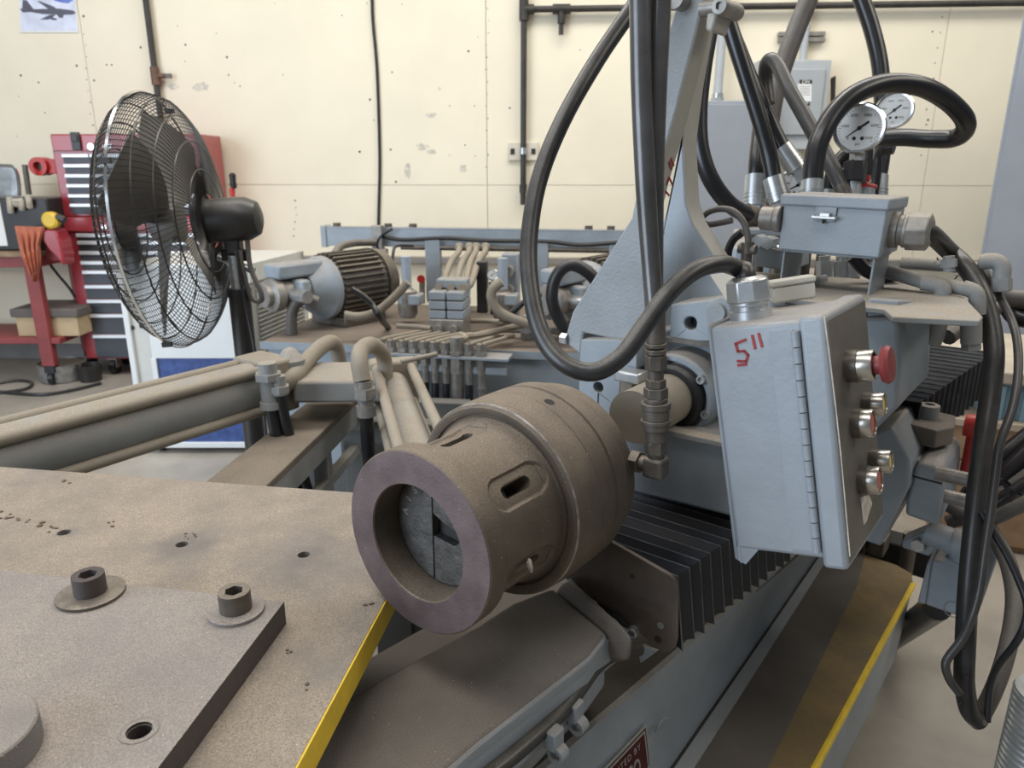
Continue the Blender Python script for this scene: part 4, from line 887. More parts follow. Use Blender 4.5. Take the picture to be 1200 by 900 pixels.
# three jaws
jr = .0815; js = .047; g = .0012
def jaw(a0, a1, c0, name):
    pts = [(c0[0], c0[1])]+[(jr*cos(a0+(a1-a0)*k/28), jr*sin(a0+(a1-a0)*k/28)) for k in range(29)]
    return pts
def jw(p2, dep=.05, s=js): return MB().prism([A(s, e, 1.0165+z) for e, z in p2], D*dep)
h1 = [(jr*cos(radians(100)+radians(160)*k/36), jr*sin(radians(100)+radians(160)*k/36)) for k in range(37)]
obj('jaw', jw(h1), M['jaw'], t, bev=.001)
sp = .010
xg = -.0122
h2 = [(xg, .022)]+[(jr*cos(radians(98.6-k*(98.6-4)/20)), jr*sin(radians(98.6-k*(98.6-4)/20))) for k in range(21)]+[(.040, .004), (.026, .008), (.010, .012)]
obj('jaw', jw(h2), M['jaw'], t, bev=.001)
h3 = [(xg, -.012), (.026, -.016), (.032, -.012), (.040, .001)]+[(jr*cos(radians(1-k*(99.6)/20)), jr*sin(radians(1-k*(99.6)/20))) for k in range(21)]
obj('jaw', jw(h3), M['jaw'], t, bev=.001)
obj('jaw_notch', jw([(xg, -.018), (.034, -.020), (.045, .0), (.028, .012), (xg, .024)], .03, js+.014), M['dark'], t)
obj('bore_back', MB().lathe(CH, D, [(.098, 0), (.098, .083), (.11, .083)], 40), M['dark'], t)
M['stamp'] = mat('bright_stamped_steel', (.36, .34, .31), .5, var=.3, scale=80)
j0 = [o for o in t.children if o.name.startswith('jaw')][0]
for k, ch_ in enumerate('A1511'):
    a = radians(171-k*19); rr = .066; o = A(js-.0004, rr*cos(a), 1.0165+rr*sin(a)); u = E*cos(a)+Z*sin(a)
    text_mesh('stamped_character', ch_, .016, o, E*sin(a)-Z*cos(a), u, M['stamp'], j0, .0008)
obj('weld_spatter', MB().ball(A(.095, .118, .985), .004, 1, 1, 2, 8).ball(A(.10, .117, .976), .003, 1, 1, 2, 8).sweep([A(.09, .119, .99), A(.097, .120, .982), A(.10, .118, .970)], .0018, 6), M['bare'], t, kind='stuff')
# ================================================================== swing arm, bed, bellows
t = thing('swing_arm', A(.1, .05, .6), 'grimy brown cast swing arm with a grey side under the chuck', 'arm')
AZ = .80
ap = [PZ(648, 688, AZ), PZ(712, 742, AZ), PZ(690, 770, AZ), PZ(560, 870, AZ), PZ(400, 1010, AZ), PZ(180, 1010, AZ), PZ(300, 890, AZ), PZ(445, 795, AZ), PZ(560, 732, AZ), PZ(600, 706, AZ)]
o_ = obj('arm_casting', MB().prism(ap, -Z*.10), [M['armtop'], M['paint']], t, bev=.008)
for p in o_.data.polygons: p.material_index = 0 if p.normal.z > .7 else 1
fl = MB().prism([PZ(648, 688, AZ), PZ(712, 742, AZ), PZ(745, 742, AZ+.025), PZ(668, 672, AZ+.025)], -Z*.06)
obj('end_fillet', fl, M['armtop'], t, bev=.014)
obj('side_face', MB().prism([PZ(712, 744, AZ-.002), PZ(690, 772, AZ-.002), PZ(560, 872, AZ-.002), PZ(430, 985, AZ-.002), PZ(455, 985, AZ-.05), PZ(600, 868, AZ-.05), PZ(672, 804, AZ-.05), PZ(738, 754, AZ-.05)], -Z*.02), M['paint'], t, bev=.006)
obj('lower_web', MB().fbox(-.3, .30, -.02, .10, .60, .70), M['paintdusty'], t, bev=.008)
# bellows end plate
PSs = .352
t = thing('bellows_end_plate', A(PSs, .12, .78), 'stained brown rounded end plate in front of the black bellows below the chuck', 'plate')
c = [PS(x, y, PSs) for x, y in ((650, 650), (715, 634), (760, 660), (785, 674), (790, 679), (793, 686), (793, 750), (791, 758), (785, 764), (775, 765), (742, 736), (690, 700), (650, 668))]
obj('plate', MB().prism(c, D*.008), M['bellowsplate'], t, bev=.0015)
for x, y, r_, k_ in ((741, 675, .004, 0), (774, 733, .006, 1), (771, 749, .0065, 0)):
    q = PS(x, y, PSs); obj('plate_hole' if not k_ else 'rivet', MB().cyl(q-D*.0008, q+D*.002, r_, 14), M['dark'] if not k_ else M['galv'], t)
for x, y, r_ in ((671, 683, .010), (743, 738, .0095)):
    q = PS(x, y, PSs); n_ = (-D+E*.1-Z*.05).normalized()
    b = obj('socket_screw', MB().lathe(q, n_, [(0, .0), (0, r_), (.012, r_), (.013, r_*.9), (.013, r_*.6), (.006, r_*.55), (.006, 0)], 20), M['galv'], t)
obj('grease_bead', MB().sweep([PS(x, y, PSs-.004) for x, y in ((678, 700), (688, 708), (700, 710), (712, 718), (722, 722), (732, 731), (738, 735))], [.004, .006, .005, .007, .005, .006, .003], 8, sub=3), M['grime'], t, kind='stuff')
# bellows (front)
def bellows(name, sa, sb, n, prof, label, lean=0, depth=.020, wob=0, hr=.0013):
    t = thing(name, A((sa+sb)/2, prof[0][0], min(p[1] for p in prof)), label, 'bellows')
    P_ = prof; m = len(P_); vs = []; fs = []; cx = sum(p[0] for p in P_)/m
    for i in range(2*n+1):
        k = depth if i % 2 else 0
        s = sa+(sb-sa)*i/(2*n)+random.uniform(-1, 1)*wob
        for j, (e, z) in enumerate(P_):
            ee = e+lean*(s-sa); zz = z
            if j in (0, m-1): ee -= k if j == m-1 else -k
            elif j == m-2: ee -= k; zz -= k
            elif j == 1: ee += k; zz -= k
            else: ee -= k; zz -= k
            if j in (0, m-1): zz += random.uniform(-.004, .010)
            vs.append(A(s, ee, zz))
    b0 = len(vs); vs += [v-Z*.0008-E*.0008 for v in vs]
    for i in range(2*n):
        for j in range(m-1):
            f = (i*m+j, i*m+j+1, (i+1)*m+j+1, (i+1)*m+j); fs += [f]
    obj('folds', MB().add(vs[:b0], fs), M['bellows'], t, ang=12)
    hm = MB()
    for i in range(0, 2*n+1, 2):
        for j in range(m-1): hm.sweep([vs[i*m+j], vs[i*m+j+1]], hr, 5, True, 1)
    obj('fold_hems', hm, M['hem'], t, kind='stuff')
    return t
pT, pB = PS(790, 679, PSs), PS(796, 768, PSs); pB2 = PZ(925, 660, pB.z)
ar_ = lambda p: ((p-O0z).dot(D), (p-O0z).dot(E))
ln_ = (ar_(pB2)[1]-ar_(pB)[1])/(ar_(pB2)[0]-ar_(pB)[0])
bellows('front_bellows', PSs+.012, .86, 15, [(-.10, .79), (-.10, pT.z), (ar_(pT)[1], pT.z), (ar_(pB)[1], pB.z)], 'black folded bellows between the brown end plate and the grey carriage', lean=ln_, depth=.026, wob=.003)
# bed
t = thing('machine_bed', A(.6, .1, 0), 'long grey machine bed with a dusty brown trough top and slanted side under the bellows', 'bed')
BZ = .60
b0, b1 = PZ(640, 900, BZ), PZ(925, 656, BZ); db = (b1-b0).normalized(); b0e = b0-db*.9; b1e = b1+db*.75
g0, g1 = PZ(785, 900, .402), PZ(955, 655, .402); dg_ = (g1-g0).normalized(); g0e = g0-dg_*.9; g1e = g1+dg_*.75
lf = lambda p: V((p.x, p.y, p.z))-E*.42
bedtop = mat('dusty_brown_trough', (.085, .072, .058), .85, var=.2, scale=6, bump=.3, bscale=200, dust=.4, dcol=(.11,.094,.075))
obj('trough_floor', MB().prism([b0e-E*.006, b1e-E*.006, lf(b1e), lf(b0e)], -Z*.02), bedtop, t)
obj('side_plate', MB().ruled(b0e+Z*.001, b1e+Z*.001, g0e, g1e, -E*.012), M['paint'], t)
obj('bed_core', MB().prism([lf(g0e)-Z*.0, lf(g1e), g1e-E*.05, g0e-E*.05], -Z*.38), M['paintdusty'], t)
c_ = obj('cable_hump', MB().sweep([PE(768, 858, .165), PE(772, 850, .168), PE(778, 843, .168), PE(785, 841, .166)], .0018, 6), M['paint'], t)
# nameplate riveted on the side plate
def rs(u, v): return b0e.lerp(b1e, u).lerp(g0e.lerp(g1e, u), v)
tr0 = min(((abs((q-CAM).dot(FW)) and (ray(757, 848)-(q-CAM)/(q-CAM).dot(FW)).length, i, j) for i in range(0, 200) for j in range(0, 41) for q in [rs(i/200, j/40)]))
tru, trv = tr0[1]/200, tr0[2]/40; trp = rs(tru, trv)
nrm = (rs(tru-.03, trv+.2)-rs(tru+.03, trv+.2))
nrm = (rs(tru, trv)-rs(tru-.1, trv)).cross(rs(tru, trv+.1)-rs(tru, trv-.1)).normalized(); nrm = nrm if nrm.dot(E) > 0 else -nrm
def BS(x, y, off=0): return plane(x, y, nrm, trp+nrm*off)
sx_ = (rs(tru, trv)-rs(tru-.1, trv)).normalized(); sy_ = nrm.cross(sx_); sy_ = sy_ if sy_.z > 0 else -sy_
tr = BS(757, 848, .004); Lp, Hp = .26, .125
def NP(u, v, off): return tr-sx_*u-sy_*v+nrm*off
t2 = thing('maker_nameplate', NP(Lp/2, Hp, 0), 'dark red and silver metal nameplate on the slanted grey side of the bed', 'nameplate')
obj('silver_border', MB().prism([NP(0, 0, 0), NP(Lp, 0, 0), NP(Lp, Hp, 0), NP(0, Hp, 0)], nrm*.0015), M['silver'], t2)
obj('black_line', MB().prism([NP(.005, .005, .0015), NP(Lp-.005, .005, .0015), NP(Lp-.005, Hp-.005, .0015), NP(.005, Hp-.005, .0015)], nrm*.0002), M['ink'], t2)
obj('inner_border', MB().prism([NP(.008, .008, .0017), NP(Lp-.008, .008, .0017), NP(Lp-.008, Hp-.008, .0017), NP(.008, Hp-.008, .0017)], nrm*.0002), M['silver'], t2)
rp = obj('red_field', MB().prism([NP(.012, .012, .0019), NP(Lp-.012, .012, .0019), NP(Lp-.012, Hp-.012, .0019), NP(.012, Hp-.012, .0019)], nrm*.0002), M['nameplate'], t2)
text_mesh('raised_lettering', 'DISTRIBUTED BY', .017, NP(.028, .027, .0022), sx_, sy_, M['silver'], rp, .0008, 'RIGHT', kw={'space_character': 1.25})
text_mesh('raised_lettering', 'CO.', .048, NP(.027, .062, .0022), sx_, sy_, M['silver'], rp, .0008, 'RIGHT', squash=.62, kw={'offset': .0005})
# step platform with yellow edge
SZ = .40
y0, y1 = PZ(958, 893, SZ), PZ(1070, 684, SZ); dy = (y1-y0).normalized(); y0e = y0-dy*.8
i0, i1 = PZ(900, 900, SZ), PZ(1003, 690, SZ); di = (i1-i0).normalized(); i0e = i0-di*.8
e1, e2 = PZ(1035, 660, SZ), PZ(975, 640, SZ)
inn0, inn1 = g0e-Z*.002, g1-Z*.002
t = thing('step_platform', A(.9, .3, .21), 'dark grimy platform beside the bed with a yellow painted outer edge', 'platform')
obj('deck', MB().prism([inn0, g1+dg_*.35-Z*.002, PZ(1014, 650, SZ), i1, i0, i0e], -Z*.01), M['step'], t)
obj('yellow_band', MB().prism([i0e, i0, i1, PZ(1014, 650, SZ), PZ(1050, 662, SZ), PZ(1068, 672, SZ), y1, y0, y0e], -Z*.01), M['yellowdirty'], t)
sidem = MB().prism([y0e, y1, y1-Z*.187, y0e-Z*.187], -E*.012)
ysd = E
obj('yellow_lip', MB().sweep([y0e-Z*.003, y0-Z*.003, y1-Z*.003], .0075, 8, sub=1), M['yellow'], t)
obj('side_plate', MB().prism([y0e-Z*.006, y1-Z*.006, y1-Z*.187-dy*.08, y0e-Z*.187], -E*.012), M['paint'], t)
obj('end_plate', MB().prism([y1-Z*.006, PZ(1068, 674, SZ)-Z*.01, PZ(1010, 648, SZ)-Z*.01, PZ(1010, 648, SZ)-Z*.187, y1-Z*.187-dy*.08], -D*.012), M['paintdusty'], t)
wl = MB().sweep([g0e+E*.004-Z*.001, g0+E*.004-Z*.001, g1e+E*.004-Z*.001], .0035, 6, sub=1); obj('joint_gap', wl, M['dark'], t)
wl2 = MB().prism([g0e+E*.008, g1+dg_*.2+E*.008, g1+dg_*.2+E*.028-Z*.001, g0e+E*.045-Z*.001], Z*.004); obj('gray_strip', wl2, M['paintclean'], t)
# cable clipped along the arm
t = thing('arm_conduit', PE(640, 860, .17), 'thick grimy conduit clipped along the grey side of the swing arm', 'conduit')
cp = [PZ(750, 760, .745), PZ(732, 763, .75), PZ(714, 769, .75), PZ(696, 784, .75), PZ(680, 806, .747), PZ(660, 832, .745), PZ(626, 864, .745), PZ(580, 902, .745), PZ(510, 952, .745)]
obj('conduit_body', MB().sweep(cp, .0115, 14), M['cable'], t)
for q, qq in (((698, 786), .195), ((690, 796), .17)): pass
for (x, y, z_) in ((664, 826, .735), (640, 858, .735)):
    q = PZ(x+9, y+6, z_); obj('clip', MB().box(q, D*.025, E*.02, Z*.03), M['paint'], t, bev=.003)
    obj('clip_eye', MB().lathe(q+E*.008-Z*.022, D, [(-.009, .008), (-.009, .013), (.009, .013), (.009, .008)], 16, True), M['paint'], t)
q = PS(752, 775, .27); obj('mount_tab', MB().prism([PS(745, 757, .345), PS(772, 762, .35), PS(750, 778, .345)], D*.012), M['paint'], t, bev=.002)
# dark things under the table edge
c = PZ(490, 770, .25); obj('black_floor_box', MB().box(c+Z*.06, E*.14, D*.16, Z*.30), M['black'], label='black box in the gap between the yellow table edge and the arm', cat='box', bev=.006)
obj('under_hose', MB().sweep([PZ(440, 790, .35), PZ(453, 775, .42), PZ(480, 765, .45), PZ(520, 750, .45), PZ(560, 740, .42)], .022, 12), M['rubber'], label='black hose crossing the gap under the chuck ring', cat='hose')
# ================================================================== carriage housing behind the bellows
def PSP(L_, s): return [PS(x, y, s) for x, y in L_]
t = thing('carriage', A(.8, .1, .9), 'blue-grey cast carriage housing with a cylinder rod and bolted flange behind the chuck', 'carriage')
CS = .56
obj('lower_block', MB().prism(PSP([(700, 560), (735, 576), (862, 607), (905, 612), (905, 535), (845, 519), (740, 497), (690, 480)], CS), D*.42), M['paint'], t, bev=.006)
obj('ledge', MB().prism(PSP([(735, 494), (850, 519), (850, 526), (735, 501)], CS-.012), D*.03), M['paintdusty'], t, bev=.002)
lb_ = PSP([(679, 425), (681, 398), (712, 398), (746, 400), (746, 432), (738, 440), (727, 447), (725, 478), (733, 495), (742, 502), (742, 520), (700, 520), (678, 470)], .575)
obj('left_block', MB().prism(lb_, D*.10, [circ(PS(701, 454, .575), D, .011, 20)]), M['paint'], t, bev=.004)
obj('block_hole', MB().cyl(PS(701, 454, .575)+D*.04, PS(701, 454, .575)+D*.05, .0125, 16), M['dark'], t)
q = PS(701, 466, .5745); obj('split_line', MB().box(q-Z*.008, E*.002, D*.002, Z*.035), M['dark'], t)
# upper body behind
obj('upper_body', MB().prism(PSP([(680, 500), (700, 420), (745, 392), (800, 380), (905, 345), (905, 540), (800, 520)], .70), D*.35), M['paint'], t, bev=.008)
# flange and rod
FC = PS(806, 455, .69)
obj('flange', MB().lathe(FC, D, [(-.07, .070), (-.070, .078), (-.065, .082), (.02, .082), (.02, .05), (-.06, .058), (-.062, .068)], 56, True), M['paint'], t)
obj('seal_ring', MB().lathe(FC, D, [(-.085, .050), (-.085, .058), (-.078, .064), (-.06, .064), (-.06, .046)], 48, True), M['rubber'], t)
obj('rod', MB().cyl(FC+D*.02, FC-D*.22, .0475, 40), M['tan'], t)
for a in (38, 345, 285, 215, 105, 160):
    q = FC+(E*cos(radians(a))+Z*sin(radians(a)))*.0735-D*.07
    obj('flange_bolt', MB().lathe(q, -D, [(0, 0), (0, .008), (.010, .008), (.010, .005), (.004, .0045), (.004, 0)], 16), M['galv'], t)
obj('rod_yoke', MB().prism(PSP([(727, 447), (738, 440), (752, 438), (752, 446), (741, 452), (738, 476), (745, 490), (755, 505), (746, 503), (733, 495), (725, 478)], .555), D*.03), M['tan'], t, bev=.003)
obj('hose_saddle', MB().box(PS(740, 440, .55), E*.05, D*.04, Z*.02), M['galv'], t, bev=.003)
# right block beneath the second bracket
rb = PSP([(784, 402), (786, 357), (833, 352), (840, 400)], .665)
obj('right_block', MB().prism(rb, D*.12, [circ(PS(809, 379, .665), D, .0125, 20)]), M['paint'], t, bev=.003)
obj('block_hole', MB().cyl(PS(809, 379, .665)+D*.03, PS(809, 379, .665)+D*.04, .014, 16), M['dark'], t)
obj('block_shim', MB().prism(PSP([(779, 395), (838, 403), (838, 408), (779, 400)], .655), D*.14), M['darksteel'], t)
obj('side_ear', MB().prism(PSP([(826, 362), (830, 354), (845, 347), (856, 352), (858, 420), (832, 420)], .64), D*.05), M['paintcast'], t, bev=.004)
obj('ear_bolt', MB().cyl(PS(841, 366, .64)-D*.008, PS(841, 366, .64), .016, 20), M['paintcast'], t)
# right part of the housing
RS = .80
obj('right_housing', MB().prism(PSP([(905, 374), (960, 374), (1046, 371), (1053, 380), (1055, 420), (1052, 478), (1010, 520), (905, 540)], RS), D*.30), M['paint'], t, bev=.008)
obj('side_flare', MB().prism([PS(1053, 352, .82), PS(1092, 352, .95), PS(1088, 442, .95), PS(1036, 494, .82)], -E*.05), M['paint'], t, bev=.004)
obj('manifold_deck', MB().fbox(1.13, 1.72, -.14, .27, 1.02, 1.20), M['paintdusty'], t, bev=.006)
obj('lower_leg', MB().prism(PSP([(990, 520), (1045, 500), (1066, 540), (1066, 570), (1032, 641), (985, 625)], .95), D*.25), M['paint'], t, bev=.006)
# shelf
shp = [PZ(1036, 362, 1.262), PZ(1046, 371, 1.262), PZ(1148, 376, 1.262), PZ(1152, 371, 1.262), PZ(1130, 348, 1.262), PZ(1060, 330, 1.262), PZ(880, 318, 1.262), PZ(880, 345, 1.262)]
obj('top_shelf', MB().prism(shp, -Z*.010), M['paintdusty'], t, bev=.002)
obj('back_shelf', MB().prism([PZ(860, 290, 1.30), PZ(925, 292, 1.30), PZ(925, 270, 1.30), PZ(860, 268, 1.30)], -Z*.10), M['paint'], t, bev=.006)
# second bellows
bellows('rear_bellows', 1.11, 1.72, 14, [(.05, .90), (.05, 1.012), (.412, 1.012), (.412, .885)], 'second black bellows behind the right side of the carriage', lean=.115, depth=.020, hr=.0022)
# clamp blocks right of the bed
t = thing('gib_block', A(1.1, .45, .8), 'brown-topped clamp block with a round bolt below the second bellows', 'block')
obj('block', MB().prism(PSP([(1044, 514), (1050, 508), (1094, 522), (1090, 536), (1040, 526)], 1.12), D*.14), M['armtop'], t, bev=.006)
gz_ = PS(1060, 487, 1.12).z
obj('deck', MB().prism([PZ(1044, 491, gz_), PZ(1060, 473, gz_), PZ(1120, 487, gz_), PZ(1119, 500, gz_), PZ(1098, 505, gz_)], -Z*.04), M['armtop'], t, bev=.003)
q = PZ(1087, 489, gz_); obj('cap_bolt', MB().lathe(q, Z, [(-.01, .021), (.028, .021), (.03, .018), (.03, .011), (.015, .010), (.015, 0)], 20), M['paintdusty'], t)
obj('lower_lip', MB().prism(PSP([(1036, 530), (1060, 532), (1096, 548), (1088, 566), (1040, 556)], 1.02), D*.1), M['paintdusty'], t, bev=.006)
t = thing('cable_clamp_housing', A(1.0, .5, .75), 'chunky grey cast block with a brown dusty top left of the thick hanging cable', 'block')
GS = .98
obj('casting', MB().prism(PSP([(1069, 556), (1076, 543), (1098, 546), (1106, 554), (1106, 575), (1100, 618), (1060, 604), (1063, 578)], GS), D*.22), M['paint'], t, bev=.008)
obj('split_line', MB().prism(PSP([(1069, 557), (1104, 566), (1104, 568), (1069, 559)], GS-.001), D*.003), M['dark'], t)
for y in (560, 585): 
    q = PE(1124, y, .52); obj('side_plug', MB().cyl(q-E*.04, q+E*.035, .014, 12), M['fitting'], t)
q = PS(1143, 500, 1.18); t = thing('red_knob', q, 'bright red plastic knob half hidden behind the thick hanging cable', 'knob')  # red plastic knob on a stalk, not a lever
obj('knob', MB().lathe(q-E*.02, E, [(0, 0), (0, .024), (.03, .028), (.045, .022), (.05, 0)], 24), M['redplastic'], t); obj('stalk', MB().cyl(q-Z*.11, q, .014, 12), M['redplastic'], t)
# limit switch box low on the right
t = thing('limit_switch_box', A(1.15, .55, .4), 'slanted grey cast switch box with fat conduit elbow hanging beside the yellow step edge', 'switch box')
LS = 1.05
obj('mount_plate', MB().prism(PSP([(1057, 634), (1092, 620), (1100, 640), (1088, 652), (1057, 642)], LS), D*.05), M['paintbg'], t, bev=.003)
obj('mount_bolt', MB().cyl(PS(1077, 636, LS)-D*.02, PS(1077, 636, LS), .014, 6), M['galv'], t)
obj('conduit_neck', MB().sweep(PSP([(1085, 622), (1110, 632), (1126, 640)], LS-.02), .027, 16, sub=1), M['paintbg'], t)
obj('elbow', MB().sweep(PSP([(1118, 637), (1130, 640), (1133, 652), (1131, 664)], LS-.02), .033, 16), M['paintbg'], t)
obj('nut', MB().cyl(PS(1132, 655, LS-.02), PS(1130, 668, LS-.02), .040, 6), M['paintbg'], t)
obj('box', MB().prism(PSP([(1092, 656), (1130, 664), (1150, 672), (1150, 690), (1126, 724), (1083, 709)], LS), D*.13), M['paintbg'], t, bev=.006)
obj('cover_lip', MB().prism(PSP([(1086, 662), (1092, 655), (1084, 709), (1075, 706)], LS-.005), D*.12), M['paint'], t, bev=.003)
q = PS(1117, 714, LS-.002); obj('knockout_ring', MB().lathe(q, -D, [(0, .017), (.0, .0185), (.0015, .0185), (.0015, .017)], 24, True), M['paintdusty'], t)
t = thing('sheet_guard', A(1.25, .65, .35), 'bent light grey sheet-metal guard behind the hanging cables', 'guard')
obj('sheet', MB().prism(PSP([(1140, 640), (1165, 640), (1172, 646), (1150, 710), (1140, 726)], 1.16), D*.08), M['paint'], t, bev=.004)
obj('drain_pipe', MB().cyl(PS(1040, 752, 1.75), PS(1098, 711, 1.30), .034, 16), M['rubberclean'], label='short black pipe poking out under the limit switch box', cat='pipe')
t = thing('lower_valve_blocks', A(1.35, .35, .3), 'dark greasy valve blocks in the gap below the carriage', 'valve')
for x, y, s_, sz in ((1008, 630, 1.6, .05), (1030, 636, 1.6, .045), (990, 628, 1.6, .05)):
    q = PS(x, y, s_); obj('valve_block', MB().box(q, E*sz, D*.08, Z*sz*1.2), M['darksteel'], t, bev=.005)
q = PS(1032, 640, 1.8); obj('dark_crossmember', MB().box(q, E*.34, D*.1, Z*.09), M['dark'], t, bev=.006)
q = PS(1062, 660, 1.7); obj('valve_stem', MB().cyl(q-Z*.08, q+Z*.10, .022, 12), M['darksteel'], t)
# ================================================================== bracket arms
t = thing('hose_bracket', A(.66, 0, 1.1), 'tall rough grey cast bracket arms leaning up from the carriage with a pivot bolt', 'bracket')
BS_ = .60
f1 = [(790, -30), (800, 20), (788, 22), (762, 110), (752, 200), (738, 262), (670, 365), (663, 395), (665, 412), (680, 415), (682, 397), (716, 399), (722, 418), (738, 425), (757, 330), (775, 225), (790, 175), (812, 100), (826, 20), (838, -30)]
f1 = [(827, -150), (800, -30), (789, 18), (764, 96), (757, 170), (740, 255), (671, 365), (664, 388), (665, 404), (680, 416), (683, 390), (720, 398), (729, 420), (748, 430), (757, 395), (757, 330), (757, 262), (768, 215), (791, 135), (810, 60), (820, 20), (832, -30), (861, -150)]
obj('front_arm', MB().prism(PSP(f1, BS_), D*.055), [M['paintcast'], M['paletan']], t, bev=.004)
fo = t.children[0]
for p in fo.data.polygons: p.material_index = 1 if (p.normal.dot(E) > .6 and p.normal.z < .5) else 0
f2 = [(812, 50), (800, 160), (782, 200), (762, 300), (756, 395), (838, 375), (905, 330), (942, 312), (920, 290), (880, 255), (845, 215), (812, 255)]
f2 = [(812, -150), (806, -20), (797, 170), (780, 250), (756, 320), (750, 400), (862, 392), (866, 350), (842, 308), (812, 262), (804, 238), (800, 165), (808, 100), (828, -20), (848, -150)]
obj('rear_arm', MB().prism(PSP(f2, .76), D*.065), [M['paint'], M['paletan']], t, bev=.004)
fo = [o for o in t.children if o.name.startswith('rear_arm')][0]
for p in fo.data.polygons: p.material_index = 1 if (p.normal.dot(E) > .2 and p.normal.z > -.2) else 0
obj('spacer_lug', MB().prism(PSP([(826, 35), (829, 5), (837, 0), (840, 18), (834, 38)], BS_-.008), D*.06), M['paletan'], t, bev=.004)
q = PS(846, 8, .60); obj('pivot_bolt', MB().lathe(q+D*.06, -D, [(0, 0), (0, .0135), (.07, .0135), (.072, .012), (.072, .006), (.066, .005), (.066, 0)], 24).cyl(q-E*.035, q-E*.005, .012, 16), M['fitting'], t)
q = PS(800, 2, .60); obj('upper_bolt', MB().cyl(q-D*.03, q+D*.05, .015, 16), M['fitting'], t)
q = PS(668, 398, BS_); obj('foot_bolt', MB().cyl(q-E*.02, q+E*.0-E*.005, .012, 6), M['galv'], t)
# painted height mark 17"
u17 = (PS(781, 186, BS_-.001)-PS(776, 232, BS_-.001)).normalized()
mk = MB()
def stroke(mb, pts, w, s, n=(-D)):
    P_ = [V(p) for p in pts]
    for a, b in zip(P_[:-1], P_[1:]):
        dr_ = (b-a).normalized(); sd_ = dr_.cross(n).normalized()*w/2
        mb.prism([a+sd_-dr_*w*.3, a-sd_-dr_*w*.3, b-sd_+dr_*w*.3, b+sd_+dr_*w*.3], n*.0006)
# strokes on the narrow lit face of the arm
e0 = PS(775, 220, BS_+.0)
en_ = (PS(791, 135, BS_)-PS(768, 215, BS_)).cross(D).normalized(); en_ = en_ if en_.dot(E) > 0 else -en_
def P17(x, y): return plane(x, y, en_, PS(779.5, 175, BS_)+en_*.0008)
for L_ in ([(779.5, 224), (784, 229)], [(781.5, 216), (784, 208), (788, 217)], [(784, 190), (787, 198)], [(786.5, 186), (789.5, 194)]): stroke(mk, [P17(x, y) for x, y in L_], .004, 0, en_)
obj('red_height_mark', mk, M['redink'], t)
# ================================================================== control box
th = radians(11.7); CU = E*cos(th)+Z*sin(th); CV = E*sin(th)-Z*cos(th); CWD = D
CB = W(831.5, 383.6, 1.06)
def cb(u, v, w): return CB+CU*u+CV*v+CWD*w
t = thing('control_box', cb(.08, .344, .1), 'tilted grey push-button control box with a hinged lid and red 5" mark', 'control box')
obj('enclosure', MB().cbox(cb(0, 0, 0), CU*.130, CV*.338, CWD*.198), M['paintbox'], t, bev=.006)
lid = obj('lid', MB().cbox(cb(.126, -.006, -.006), CU*.034, CV*.356, CWD*.21), M['paintbox'], t, bev=.007)
obj('lid_face', MB().cbox(cb(.1602, .004, .002), CU*.001, CV*.336, CWD*.194), M['lidgray'], lid)
obj('hanger_flange', MB().cbox(cb(.004, .33, .0), CU*.002, CV*.03, CWD*.19), M['paintbox'], t)
obj('back_flange', MB().cbox(cb(-.004, -.004, -.001), CU*.006, CV*.36, CWD*.2), M['paintbox'], t, bev=.004)
obj('flange_foot', MB().prism([cb(0, .335, .001), cb(.035, .335, .001), cb(.012, .362, .001), cb(-.003, .355, .001)], CWD*.004), M['paintbox'], t)
hg = obj('hinge_leaf', MB().cbox(cb(.085, .012, -.0025), CU*.032, CV*.315, CWD*.003), M['paintbox'], t)
for k in range(14): obj('hinge_knuckle', MB().cyl(cb(.121, .013+k*.0224, -.006), cb(.121, .013+k*.0224+.0208, -.006), .0055, 12), M['paintbox'], hg)
def mark(mb, L_): stroke(mb, [cb(u, v, -.0006) for u, v in L_], .0038, 0)
mk = MB()
for L_ in ([(.051, .021), (.036, .026), (.038, .037), (.047, .037), (.052, .043), (.048, .052), (.036, .051)], [(.036, .057), (.048, .056)], [(.061, .016), (.063, .034)], [(.070, .014), (.073, .032)]): mark(mk, L_)
obj('red_height_mark', mk, M['redink'], t)
# push buttons on the lid
def button(px, py, R, L_, capm, label=None, mush=False):
    q = plane(px, py, CU, cb(.161, 0, 0))
    b = obj('push_button', MB().lathe(q, CU, [(0, 0), (0, R*1.12), (L_*.45, R*1.12), (L_*.47, R*1.0), (L_, R*1.0), (L_, R*.86), (L_*.85, R*.84), (L_*.85, 0)], 32), M['darkchrome'], t)
    obj('bezel', MB().lathe(q+CU*L_*.47, CU, [(0, R*.99), (0, R*1.05), (L_*.5, R*1.05), (L_*.56, R), (L_*.56, R*.86), (L_*.5, R*.84)], 32, True), M['buttonchrome'], b)
    if mush: obj('red_mushroom_cap', MB().lathe(q+CU*L_*.8, CU, [(0, R*.62), (.016, R*.62), (.018, R*1.15), (.024, R*1.28), (.029, R*1.15), (.031, 0)], 32), capm, b)
    else: obj('coloured_lens', MB().lathe(q+CU*L_*.86, CU, [(0, 0), (0, R*.82), (L_*.06, R*.8), (L_*.09, R*.6), (L_*.1, 0)], 28), capm, b)
M['darkchrome'] = mat('worn_dark_chrome', (.16, .14, .12), .4, metal=.6, var=.3, scale=60)
M['buttonchrome'] = mat('worn_bright_chrome', (.50, .47, .42), .28, metal=.9, var=.15, scale=60)
lr = mat('faded_red_lens', (.50, .13, .10), .5, var=.15); ly = mat('faded_yellow_lens', (.60, .50, .20), .5, var=.15); mr = mat('dull_red_mushroom', (.23, .035, .035), .45)
button(993, 429, .0205, .034, mr, mush=True)
